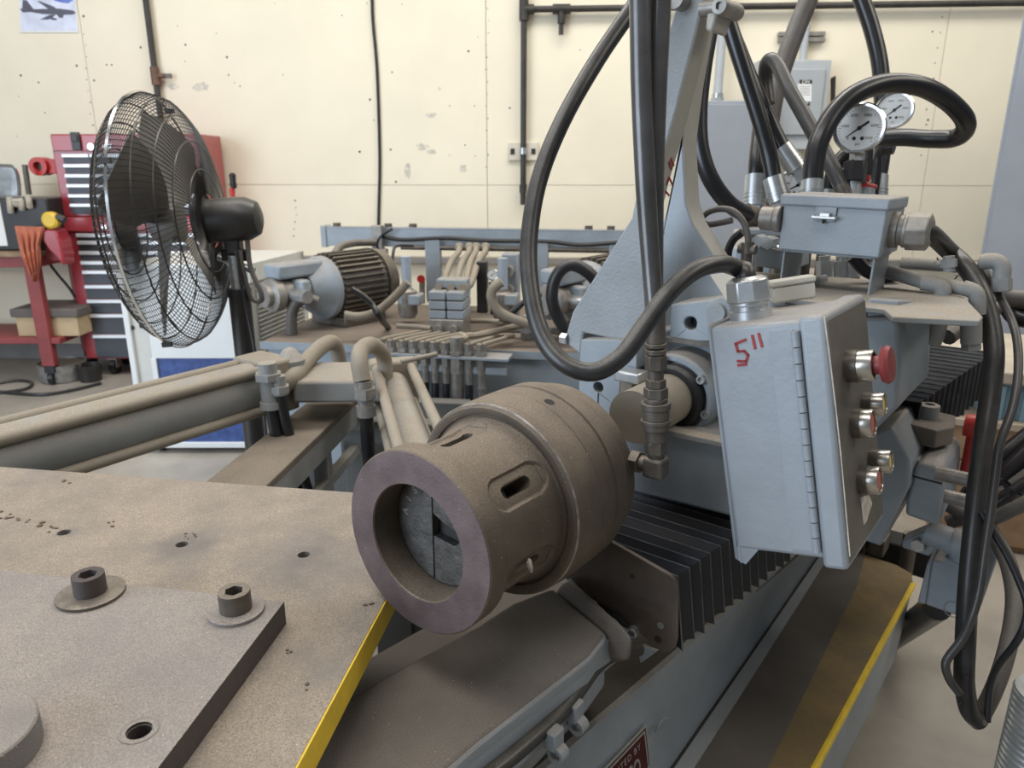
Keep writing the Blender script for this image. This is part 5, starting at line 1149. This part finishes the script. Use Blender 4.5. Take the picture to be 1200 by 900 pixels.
button(1012, 474, .0165, .028, ly); button(1000, 496, .019, .026, lr); button(1020, 540, .0165, .028, ly); button(1008, 562, .019, .026, lr)
sc = MB().prism([plane(x, y, CU, cb(.1614, 0, 0)) for x, y in ((1008, 583), (1018, 580), (1022, 590), (1015, 612), (1012, 615))], CU*.0003)
obj('scraped_patch', sc, M['bare'], lid)
sp2 = MB().sweep([plane(x, y, CU, cb(.1618, 0, 0)) for x, y in ((966, 371), (975, 440), (985, 530), (996, 652))], .0009, 6, sub=2); obj('worn_edge', sp2, M['bare'], lid)
# cable gland on top of the box
def gland(par, o, d_, R, L_, name='cable_gland', m='galv'):
    g_ = obj(name, MB().lathe(o, d_, [(0, 0), (0, R*.98), (L_*.18, R*.98), (L_*.2, R*.82), (L_*.32, R*.82), (L_*.32, 0)], 28), M[m], par)
    obj('gland_nut', MB().cyl(o+d_*L_*.30, o+d_*L_*.42, R*.92, 28).lathe(o+d_*L_*.40, d_, [(0, 0), (0, R*1.05), (L_*.5, R*1.0), (L_*.58, R*.7), (L_*.58, 0)], 8), M[m], g_, bev=.002, ang=25)
    return g_
go = plane(880, 372, CV, cb(0, 0, 0)); gd = (-CV)
gland(t, go, gd, .031, .062)
# the big loop of cable
gt = go+gd*.055
def cab(L_): return [W(x, y, d) for x, y, d in L_]
t = thing('loop_cable', gt, 'thick black cable making a big loop from above into the tilted control box', 'cable')
obj('cable_body', MB().sweep(cab([(870, -170, 1.25), (790, -60, 1.2), (760, -20, 1.18), (738, 14, 1.16), (700, 70, 1.13), (660, 140, 1.1), (632, 210, 1.08), (620, 280, 1.06), (622, 340, 1.04), (635, 392, 1.02), (660, 425, 1.0), (695, 436, .99), (728, 418, .99), (755, 382, 1.0), (785, 342, 1.01), (815, 317, 1.03), (845, 309, 1.06), (868, 316, 1.10)])+[gt+gd*.012, gt-gd*.02], [.0128]*17+[.0135]*3, 18), M['cable'], t)
# cream plastic box
q = plane(937, 345, CV, cb(0, 0, 0)); t = thing('plastic_box', q, 'small cream plastic lidded box sitting on top of the tilted control box', 'box')
qx, qy, qz = (CU*.86+CWD*.5).normalized(), (CWD*.86-CU*.5).normalized(), -CV
b0_ = plane(906, 357, CV, cb(0, -.006, 0))
def pbx(u, v, w): return b0_+qx*u+qy*v+qz*w
obj('tub', MB().prism([pbx(.002, .002, 0), pbx(.066, .002, 0), pbx(.066, .040, 0), pbx(.002, .040, 0)], qz*.026), M['plastic'], t, bev=.004)
obj('lid', MB().prism([pbx(0, 0, .026), pbx(.068, 0, .026), pbx(.068, .042, .026), pbx(0, .042, .026)], qz*.010), M['plastic'], t, bev=.003)
t = thing('plastic_flap', W(850, 340, 1.15), 'translucent white plastic scrap standing behind the control box gland', 'scrap')
obj('sheet', MB().prism([W(832, 322, 1.17), W(860, 318, 1.17), W(872, 330, 1.15), W(872, 345, 1.15), W(858, 362, 1.15)], D*.003), M['plastic'], t)
# ================================================================== hydraulic line at the centre
hx = PS(768, 545, .345)
t = thing('chuck_supply_hose', hx, 'smooth grimy twin hoses hanging straight down to couplings beside the chuck', 'hose')
def hp(x, y, s): return PS(x, y, s)
obj('hose_left', MB().sweep([hp(747, -170, .385), hp(750, 0, .37), hp(752, 110, .36), hp(757, 220, .355), hp(763, 310, .35), hp(767, 360, .345)], [.0148]*4+[.0135, .0135], 20), M['hosemetal'], t)
obj('hose_right', MB().sweep([hp(777, -170, .41), hp(774, 0, .40), hp(769, 110, .385), hp(766, 220, .38), hp(767, 310, .375), hp(768, 360, .36)], [.0150]*4+[.013, .012], 20), M['hosemetal'], t)
a0 = hp(767.5, 352, .345); 
def hz(y): return hp(768.5, y, .345)
cpl = [('crimp_sleeve', 352, 402, .0142, 20), ('collar', 402, 407, .0155, 20), ('collar', 409, 415, .0155, 20), ('hex_nut', 416, 433, .0165, 6), ('threaded_neck', 433, 450, .012, 16), ('hex_nut', 444, 454, .0155, 6), ('hex_nut', 454, 466, .0185, 6), ('collar', 466, 471, .0175, 20), ('knurled_ring', 471, 479, .0225, 28), ('coupler_body', 479, 491, .0205, 28), ('knurled_ring', 491, 496, .0225, 28), ('coupler_body', 496, 503, .0205, 24), ('coupler_tail', 503, 517, .0165, 20), ('hex_nut', 517, 531, .0175, 6), ('elbow_neck', 531, 548, .0135, 16)]
for nm_, ya, yb, r_, n_ in cpl: obj(nm_, MB().cyl(hz(yb), hz(ya), r_, n_), M['darksteel'], t, bev=.0012)
el = hz(547); eb = A(.345, .146, el.z)
obj('elbow', MB().box(el, E*.033, D*.03, Z*.033), M['darksteel'], t, bev=.005)
obj('elbow_arm', MB().cyl(el, el-E*.03-D*.0, .0125, 16), M['darksteel'], t)
obj('hex_nut', MB().cyl(el-E*.026, el-E*.042, .0185, 6), M['darksteel'], t, bev=.001)
obj('stub', MB().cyl(el-E*.04, el-E*.075-D*.01, .011, 14), M['darksteel'], t)
# ================================================================== junction box on its stand
JB = W(918, 229.5, 1.45); JL, JH, JDp = .194, .104, .16
JU, JV, JW = (E-Z*.022).normalized(), (-Z-E*.03).normalized(), D
def jb(u, v, w): return JB+JU*u+JV*v+JW*w
t = thing('junction_box', jb(.1, JH, .08), 'blue-grey junction box with overhanging lid, latch and fat cable gland above the control box', 'junction box')
obj('body', MB().cbox(jb(.002, .006, .002), JU*(JL-.006), JV*(JH-.006), JW*(JDp-.004)), M['paint'], t, bev=.003)
obj('lid', MB().cbox(jb(-.004, -.004, -.004), JU*(JL+.004), JV*.022, JW*(JDp+.004)), M['paint'], t, bev=.004)
lt = obj('latch_plate', MB().cbox(jb(.066, .016, -.003), JU*.038, JV*.028, JW*.003), M['paint'], t, bev=.0015)
obj('latch_clasp', MB().cbox(jb(.062, .033, -.016), JU*.046, JV*.006, JW*.016).cbox(jb(.076, .027, -.014), JU*.020, JV*.012, JW*.012), M['galv'], lt, bev=.002)
obj('latch_pin', MB().cyl(jb(.084, .038, -.006), jb(.084, .047, -.006), .003, 8), M['dark'], lt)
jg = jb(JL-.004, .056, .072)
gland(t, jg, JU, .035, .070, m='fitting')
# inlet fittings on the left of the box
jl = plane(916, 257, JU, jb(.0, 0, 0))
obj('side_gland', MB().cyl(jl, jl-JU*.012, .026, 20).cyl(jl-JU*.012, jl-JU*.040, .024, 10), M['fitting'], t, bev=.002)
# stand
t = thing('box_stand', jb(.1, .17, .08), 'bent steel strap stand holding the junction box over the carriage shelf', 'stand')
stp = [jb(.014, JH+.002, .010), jb(JL-.010, JH+.002, .010)]
obj('top_strap', MB().cbox(jb(.008, JH+.001, .02), JU*(JL-.018), JV*.004, JW*.12), M['paint'], t, bev=.001)
obj('left_leg', MB().cbox(jb(.008, JH+.005, .02), JU*.004, JV*.075, JW*.12), M['paint'], t, bev=.001)
obj('right_leg', MB().cbox(jb(JL-.016, JH+.003, .012), JU*.004, JV*.075, JW*.12), M['paint'], t, bev=.001)
# thick cable from the gland
jt = jg+JU*.06
def hang(name, L_, r, m, label, cat='cable', start=(), n=14):
    hp_ = list(start)+cab(L_)
    if L_[-1][0] > 1205 and cat == 'hose': hp_.append(hp_[-1]+(hp_[-1]-hp_[-2])*4)
    t = thing(name, W(*L_[-1]), label, cat); obj(name+'_body', MB().sweep(hp_, r, n), m, t); return t
hang('drop_cable', [(1112, 294, 1.50), (1131, 312, 1.47), (1148, 340, 1.44), (1160, 375, 1.42), (1165, 415, 1.40), (1161, 460, 1.39), (1152, 520, 1.37), (1145, 580, 1.36), (1139, 640, 1.36), (1134, 700, 1.36), (1131, 760, 1.37), (1130, 800, 1.38), (1136, 832, 1.40), (1147, 845, 1.41)], .0175, M['cable'], 'thick scuffed black cable arching from the junction box gland straight down the right side', start=[jg+JU*.02, jt], n=18)
hang('return_cable', [(1150, 838, 1.42), (1163, 812, 1.42), (1175, 780, 1.43), (1185, 740, 1.45), (1189, 700, 1.48), (1183, 665, 1.52), (1172, 640, 1.56), (1158, 618, 1.6), (1140, 600, 1.65)], [.016]*4+[.0165]*5, M['hosegray'], 'dusty grey cable rising from the bottom of the hanging loop at the right', n=16)
hang('thin_cable', [(1150, 310, 1.5), (1170, 345, 1.46), (1184, 372, 1.42), (1192, 400, 1.38), (1193, 440, 1.35), (1186, 480, 1.33), (1172, 520, 1.32), (1166, 560, 1.32), (1161, 600, 1.32), (1155, 640, 1.32), (1148, 690, 1.32), (1140, 720, 1.32), (1128, 748, 1.33), (1113, 768, 1.34), (1108, 780, 1.34), (1113, 797, 1.34), (1124, 812, 1.35)], .0075, M['hosedark'], 'thin grey cable snaking down in front of the thick hanging cable')
hang('thin_cable', [(1150, 600, 1.34), (1165, 625, 1.33), (1180, 650, 1.32), (1194, 680, 1.31), (1204, 710, 1.3), (1200, 735, 1.3), (1188, 757, 1.32), (1170, 780, 1.36), (1160, 805, 1.39), (1157, 845, 1.4)], .0065, M['rubber'], 'thin black cable curving out to the right frame edge and back to the loop bottom')
t = thing('cable_tie_tail', W(1158, 850, 1.40), 'frayed grey tape tail at the bottom of the hanging cable loop', 'tape')
obj('tape', MB().prism([W(1140, 826, 1.39), W(1150, 840, 1.39), (W(1158, 850, 1.39)), W(1154, 851, 1.39), W(1146, 843, 1.39)], D*.003), M['hosegray'], t)
# frayed jacket flakes
fk = MB()
for x, y, d in ((1118, 327, 1.47), (1111, 312, 1.49), (1105, 307, 1.5), (1125, 339, 1.45), (1098, 305, 1.5), (1146, 640, 1.345), (1132, 790, 1.36), (1127, 822, 1.37)):
    for k in range(3):
        q = W(x+random.uniform(-3, 3), y+random.uniform(-3, 3), d-.012); fk.box(q, V((random.uniform(-.007, .007), .001, random.uniform(-.008, -.002))), V((0, .002, 0)), V((.002, 0, .001)))
obj('jacket_flakes', fk, M['rubberclean'], bpy.data.objects['drop_cable'], kind='stuff')
# bundle of hoses leaving to the right
for i, (L_, r, m, lb_) in enumerate([
    ([(1128, 590, 1.75), (1150, 560, 1.72), (1175, 535, 1.7), (1215, 503, 1.68)], .020, 'rubberclean', 'topmost of the black hoses running off the right edge behind the hanging cable'),
    ([(1125, 602, 1.73), (1150, 585, 1.7), (1178, 557, 1.68), (1215, 522, 1.66)], .024, 'rubberclean', 'second and thickest black hose from the top leaving at the right edge'),
    ([(1110, 612, 1.72), (1140, 603, 1.69), (1170, 583, 1.66), (1215, 550, 1.63)], .017, 'hosegray', 'dusty grey hose in the middle of the bundle leaving at the right edge'),
    ([(1118, 600, 1.70), (1150, 598, 1.67), (1175, 585, 1.64), (1215, 560, 1.61)], .016, 'rubber', 'black hose just below the dusty grey hose at the right edge'),
    ([(1108, 590, 1.64), (1130, 602, 1.62), (1160, 608, 1.60), (1185, 598, 1.57), (1215, 583, 1.54)], .015, 'hosegray', 'lowest grey hose of the bundle bowing over the bare floor at the right')]):
    t = hang('side_hose', L_, r, M[m], lb_, 'hose', n=14); t['group'] = 'hoses leaving at the right edge'
tie = thing('cable_tie', W(1184, 575, 1.6), 'black zip tie with its tail hanging from the hose bundle at the right', 'tie')
obj('band', MB().lathe(W(1184, 572, 1.615), (W(1215, 555, 1.60)-W(1175, 585, 1.64)), [(-.004, .024), (-.004, .027), (.004, .027), (.004, .024)], 20, True).box(W(1185, 586, 1.60), V((.004, 0, 0)), V((0, .002, 0)), Z*.05), M['black'], tie)
# pipe fittings on the shelf
t = thing('shelf_pipework', PZ(1100, 365, 1.264), 'grey pipe elbows and tees standing on the carriage shelf behind the drop cable', 'pipe fittings')
fm = M['paintdusty']
def pf(nm_, pts, r, n=14, sub=1, m=None): return obj(nm_, MB().sweep([PS(*p) for p in pts], r, n, sub=sub), m or fm, t)
pf('hose_end', [(1040, 318, 1.03), (1064, 325, 1.02), (1085, 331, 1.01)], .014)
pf('elbow', [(1080, 331, 1.0), (1096, 333, 1.0), (1104, 339, 1.0), (1104, 352, 1.0), (1104, 366, 1.0)], .0155, sub=3)
pf('upright_nipple', [(1112, 318, 1.02), (1112, 300, 1.02)], .010); pf('top_nut', [(1112, 304, 1.02), (1112, 313, 1.02)], .0145, 6)
pf('cross_pipe', [(1095, 332, 1.02), (1135, 340, 1.02)], .013); pf('elbow', [(1128, 337, 1.0), (1140, 341, 1.0), (1145, 348, 1.0), (1145, 368, 1.0)], .0145, sub=3)
pf('union_elbow', [(1148, 307, 1.1), (1166, 306, 1.1), (1174, 313, 1.1), (1174, 325, 1.1), (1174, 341, 1.1)], .0155, sub=3); pf('union_nut', [(1174, 326, 1.1), (1174, 340, 1.1)], .018, 8)
pf('drop_elbow', [(1093, 360, .97), (1098, 374, .97), (1095, 392, .97), (1090, 402, .97)], .018, sub=3)
pf('drop_fitting', [(1138, 372, .98), (1138, 402, .98)], .018, 14); pf('drop_fitting', [(1138, 386, .98), (1138, 410, .98)], .017, 6)
pf('rear_pipe', [(1056, 308, 1.25), (1100, 311, 1.25), (1145, 314, 1.25)], .013)
hose('shelf_hose', cab([(1000, 300, 1.55), (1015, 316, 1.55), (1035, 322, 1.55), (1050, 321, 1.56)]), .016, M['rubberclean'], 'black hose dipping under the junction box to the shelf pipework')
hose('shelf_hose', cab([(1110, 395, 1.62), (1125, 383, 1.64), (1140, 372, 1.68), (1165, 362, 1.72)]), .019, M['hosegray'], 'dusty hose running under the carriage shelf behind its drop fittings')
hose('edge_hose', cab([(1170, 345, 1.75), (1185, 350, 1.74), (1215, 352, 1.72)]), .022, M['hosegray'], 'dusty hose leaving at the right edge level with the carriage shelf')
hose('edge_hose', cab([(1180, 352, 1.76), (1190, 370, 1.75), (1215, 376, 1.72)]), .022, M['rubberclean'], 'black hose leaving at the right edge just under the dusty shelf hose')
# small wire loop with clamp left of the junction box
t = thing('pigtail_wire', PS(876, 300, .86), 'thin grey wire pigtail with a clamp left of the junction box', 'wire')
obj('wire', MB().sweep([PS(x, y, .86) for x, y in ((877, 292), (876, 275), (870, 258), (858, 247), (842, 245), (828, 250), (822, 258), (830, 263), (845, 261), (858, 258))], .0065, 10), M['hosegray'], t)
obj('clamp', MB().cyl(PS(866, 291, .86), PS(886, 293, .86), .010, 10).cyl(PS(876, 297, .86), PS(876, 284, .86), .013, 12), M['darksteel'], t)
obj('neck', MB().cyl(PS(875, 296, .86), PS(874, 312, .86), .011, 10), M['darksteel'], t)
hose('small_black_hose', [PS(x, y, .95) for x, y in ((870, 272), (860, 280), (854, 292), (853, 305), (856, 320))], .009, M['rubberclean'], 'small black hose ducking behind the pigtail wire')
# valve block left of the junction box
t = thing('port_block', PS(890, 320, .98), 'pale blue-grey port block with nuts behind the gland of the control box', 'valve')
obj('block', MB().prism(PSP([(884, 285), (925, 290), (925, 318), (884, 312)], .98), D*.14), M['paint'], t, bev=.005)
obj('top_plate', MB().prism(PSP([(866, 268), (916, 270), (916, 277), (866, 274)], 1.0), D*.12), M['paint'], t, bev=.002)
for x, y in ((893, 282), (905, 284)): 
    q = PS(x, y, .975); obj('port_nut', MB().cyl(q-D*.03, q+D*.01, .014, 6), M['galv'], t)
q = PS(897, 290, .97); obj('tube_stub', MB().cyl(PS(900, 288, .97), PS(918, 292, .97), .006, 10), M['chrome'], t)
t = thing('rear_fittings', PS(985, 318, 1.15), 'row of small zinc hydraulic fittings seen through the junction box stand', 'fittings')
for x, r_ in ((966, .019), (986, .017), (1000, .015)):
    obj('zinc_fitting', MB().cyl(PS(x, 325, 1.2), PS(x, 306, 1.2), r_, 6).cyl(PS(x, 308, 1.2), PS(x, 300, 1.2), r_*.7, 12), M['galv'], t)
# ================================================================== hoses and gauges above the junction box
def ended(name, L_, r, m, label, fit, fr, group=None, n=16, fm='galv'):
    t = thing(name, W(*fit[-1]), label, 'hose', group); hp_ = cab(L_)
    if L_[0][1] < 0:
        hp_.insert(0, hp_[0]+(hp_[0]-hp_[1])*2.5)
        if isinstance(r, list): r = [r[0]]+r
    obj('hose_body', MB().sweep(hp_, r, n), m, t)
    fe = W(*fit[-1])
    if fit[-1][1] > 228 and fe.z > 1.22: obj('down_adaptor', MB().cyl(V((fe.x, fe.y, 1.19)), fe+Z*.005, fr*.55, 12), M['darksteel'], t)
    P_ = cab(fit); f = obj('crimp_end', MB().cyl(P_[0], P_[1], fr, 18), M[fm], t)
    for k in (.55, .68, .8): 
        a = P_[0].lerp(P_[1], k); b = P_[0].lerp(P_[1], k+.06); obj('crimp_ridge', MB().cyl(a, b, fr*1.06, 18), M[fm], f)
    if len(P_) > 2: obj('hex_nut', MB().cyl(P_[1], P_[2], fr*.85, 6), M[fm], f)
    return t
RB, RC = M['rubber'], M['rubberclean']
ended('tall_hose', [(838, -40, 1.75), (846, 0, 1.75), (858, 40, 1.75), (874, 90, 1.76), (890, 140, 1.77), (901, 180, 1.78), (907, 212, 1.78)], .0155*1.25, RC, 'long straight black hose from the bracket pivot down to the box left end', [(906, 208, 1.78), (914, 236, 1.78), (915, 248, 1.78)], .025)
ended('tall_hose', [(846, 15, 1.95), (862, 50, 1.95), (880, 95, 1.95), (900, 140, 1.95), (918, 176, 1.95)], .021, RC, 'second black hose just right of the long straight one with an angled crimped end', [(916, 172, 1.95), (934, 198, 1.95), (944, 212, 1.95)], .026)
ended('bracket_hose', [(836, -20, 1.62), (832, 30, 1.62), (824, 80, 1.62), (819, 130, 1.62), (821, 175, 1.62), (834, 212, 1.63), (856, 240, 1.66), (885, 256, 1.7)], .019, RC, 'black hose drooping behind the bracket arm and sweeping right to the box', [(872, 249, 1.69), (884, 256, 1.7), (893, 258, 1.7)], .0235, fm='darksteel')
ended('short_upright_hose', [(886, 218, 1.9), (887, 190, 1.9), (890, 160, 1.92), (893, 130, 1.95)], .021, RC, 'short upright black hose with a long silver crimp left of the junction box', [(886, 206, 1.9), (884, 242, 1.9), (883, 252, 1.9)], .027)
ended('gray_thick_hose', [(955, -40, 2.1), (947, 0, 2.1), (935, 30, 2.1), (920, 70, 2.1), (908, 110, 2.1), (901, 150, 2.1), (897, 200, 2.1), (893, 240, 2.1)], .027, M['hosegray'], 'thick dusty grey hose coming in from the top behind the thinner hoses', [(893, 225, 2.1), (891, 262, 2.1)], .03, fm='darksteel')
ended('hooked_hose', [(900, 122, 2.0), (897, 95, 2.0), (898, 76, 1.98), (904, 70, 1.96), (912, 78, 1.94), (925, 105, 1.9), (942, 135, 1.86), (960, 168, 1.82), (980, 205, 1.78), (994, 232, 1.76)], [.019]*4+[.0185]*6, M['hosedark'], 'grey hose hooked at its top and running diagonally down to the right', [(986, 217, 1.77), (997, 240, 1.76)], .02, fm='darksteel')
ended('arch_hose', [(952, 222, 1.66), (954, 190, 1.66), (962, 160, 1.66), (980, 130, 1.67), (1005, 109, 1.68), (1040, 98, 1.70), (1078, 101, 1.72), (1108, 116, 1.75), (1129, 137, 1.78), (1131, 152, 1.82), (1118, 162, 1.86), (1090, 163, 1.9), (1060, 161, 1.95), (1032, 162, 2.0)], .0225, RC, 'glossy black hose making a wide flat loop around the two pressure gauges', [(952, 212, 1.66), (951, 232, 1.66)], .0245)
ended('tall_right_hose', [(995, -40, 2.42), (1010, 0, 2.42), (1022, 35, 2.42), (1031, 75, 2.42), (1034, 115, 2.42), (1036, 150, 2.42), (1033, 185, 2.42), (1028, 215, 2.42)], .026, RC, 'tall black hose dropping from the top edge behind the two gauges', [(1029, 206, 2.42), (1027, 235, 2.42)], .032)
ended('curled_hose', [(1000, 176, 1.9), (990, 182, 1.9), (980, 194, 1.9), (974, 212, 1.9), (970, 235, 1.9)], .019, RC, 'short curled black hose left of the near pressure gauge stem', [(972, 224, 1.9), (969, 240, 1.9)], .021)
gn = V((-.50, -.80, .10)); pg = 'pressure gauges above the junction box'
gauge('pressure_gauge', W(1007, 150, 1.72), gn, .057, 'larger near pressure gauge with steel rim inside the hose loop', radians(-127), group=pg)
gauge('pressure_gauge', W(1048, 129, 2.12), gn, .051, 'second steel pressure gauge behind and right of the near one', radians(-130), group=pg)
gauge('pressure_gauge', W(935, 217, 1.95), V((-.3, -.9, .05)), .048, 'third gauge mostly hidden behind the left end of the junction box lid', radians(-120), group=pg)
t = thing('gauge_manifold', W(1010, 225, 1.8), 'dark steel gauge fittings with a red lever valve behind the junction box', 'valve')
obj('hex_body', MB().cyl(W(1003, 190, 1.76), W(1001, 214, 1.76), .027, 6), M['black'], t, bev=.002)
obj('top_adaptor', MB().cyl(W(1005, 176, 1.75), W(1004, 190, 1.75), .017, 6), M['galv'], t); obj('lower_adaptor', MB().cyl(W(1001, 212, 1.76), W(1000, 240, 1.76), .016, 12), M['galv'], t)
obj('second_stem', MB().cyl(W(1017, 172, 1.85), W(1016, 192, 1.85), .013, 10).cyl(W(1016, 190, 1.85), W(1014, 208, 1.85), .022, 6), M['black'], t)
obj('side_cap', MB().cyl(W(1034, 172, 2.1), W(1048, 172, 2.08), .022, 10), M['black'], t, bev=.003)
q = W(1003, 212, 1.76); obj('stand_pipe', MB().cyl(V((q.x, q.y, 1.19)), q, .012, 12), M['darksteel'], t)
q = W(1013, 236, 1.84); obj('stand_pipe', MB().cyl(V((q.x, q.y, 1.19)), q, .013, 12), M['darksteel'], t)
q = W(1029, 190, 2.14); obj('rear_gauge_pipe', MB().sweep([W(1046, 158, 2.11), W(1043, 168, 2.11), W(1034, 174, 2.12), W(1029, 184, 2.14), q-Z*.03, V((q.x, q.y, 1.19))], .013, 10, sub=3), M['black'], t)
rl = obj('red_lever', MB().prism([W(x, y, 1.83) for x, y in ((1002, 217), (1010, 214), (1014, 207), (1018, 214), (1027, 217), (1026, 222), (1003, 222))], D*.02), M['redplastic'], t, bev=.004)
obj('lever_nut', MB().cyl(W(1014, 206, 1.82), W(1014, 212, 1.82), .012, 6), M['redplastic'], rl)
obj('valve_base', MB().cyl(W(1013, 222, 1.84), W(1012, 240, 1.84), .024, 10), M['galv'], t)
# ================================================================== far right floor things
c = PZ(1185, 560, 0)
t = thing('blue_steel_bin', V((PY(1200, 400, 2.9).x, 3.1, 0)), 'faded blue corrugated steel bin with a dusty lid at the right edge', 'bin')
x0 = PY(1128, 470, 2.75).x; zt_ = PY(1165, 447, 2.75).z; bd = V((.94, .34, 0)).normalized(); bn = V((-bd.y, bd.x, 0))
c0_ = V((PY(1160, 440, 2.75).x, 2.75, 0)); 
zb0 = PY(1170, 489, 2.75).z+.002
bx = MB().cbox(c0_+Z*(zb0), V((.9, -.35, 0)), V((.25, .7, 0)), Z*(zt_-zb0)); obj('bin_body', bx, M['bin'], t)
u_ = V((.9, -.35, 0)); un = V((u_.y, -u_.x, 0)).normalized()
for k in range(24): obj('rib', MB().cbox(c0_+Z*zb0+u_*(k/24), u_*(1/48), un*.014, Z*(zt_-zb0-.01)), M['bin'], t)
obj('lid', MB().cbox(c0_+Z*zt_-u_*.25+un*.03, u_*1.3, V((.25, .75, 0)), Z*.05), mat('dusty_tan_lid', (.46, .40, .32), .8, var=.15), t, bev=.008)
zb_ = PY(1170, 489, 2.75).z
t = thing('wooden_crate', V((c0_.x+.4, c0_.y, 0)), 'rusty brown wooden crate carrying the blue corrugated bin', 'crate')
cw_ = mat('orange_brown_wood', (.30, .19, .11), .7, var=.3)
obj('crate_body', MB().cbox(c0_-u_*.1+un*.01, u_*1.1, V((.25, .7, 0)), Z*(zb_-.03)), cw_, t, bev=.006)
for k in range(3): obj('crate_board', MB().cbox(c0_-u_*.12+un*.03+Z*(.03+k*(zb_-.03)/3), u_*1.14, -un*.02, Z*((zb_-.05)/3)), cw_, t, bev=.004)
obj('crate_top', MB().cbox(c0_-u_*.14+un*.05+Z*(zb_-.03), u_*1.2, V((.26, .74, 0)), Z*.03), mat('tan_boards', (.42,.34,.26), .8, var=.2), t, bev=.004)
a = W(1204, 860, 1.25); q = V((a.x+.045, a.y+.02, 0)); zt_ = W(1200, 814, 1.25).z
t = thing('ribbed_post', q, 'ribbed galvanised steel post at the lower right corner', 'post')
obj('post', MB().cyl(q, q+Z*zt_, .055, 28), M['galv'], t)
rb_ = MB()
for k in range(int(zt_/.012)): rb_.lathe(q+Z*(.008+k*.012), Z, [(0, .055), (.003, .0575), (.006, .055)], 28)
obj('ribs', rb_, M['galv'], t, kind='stuff')
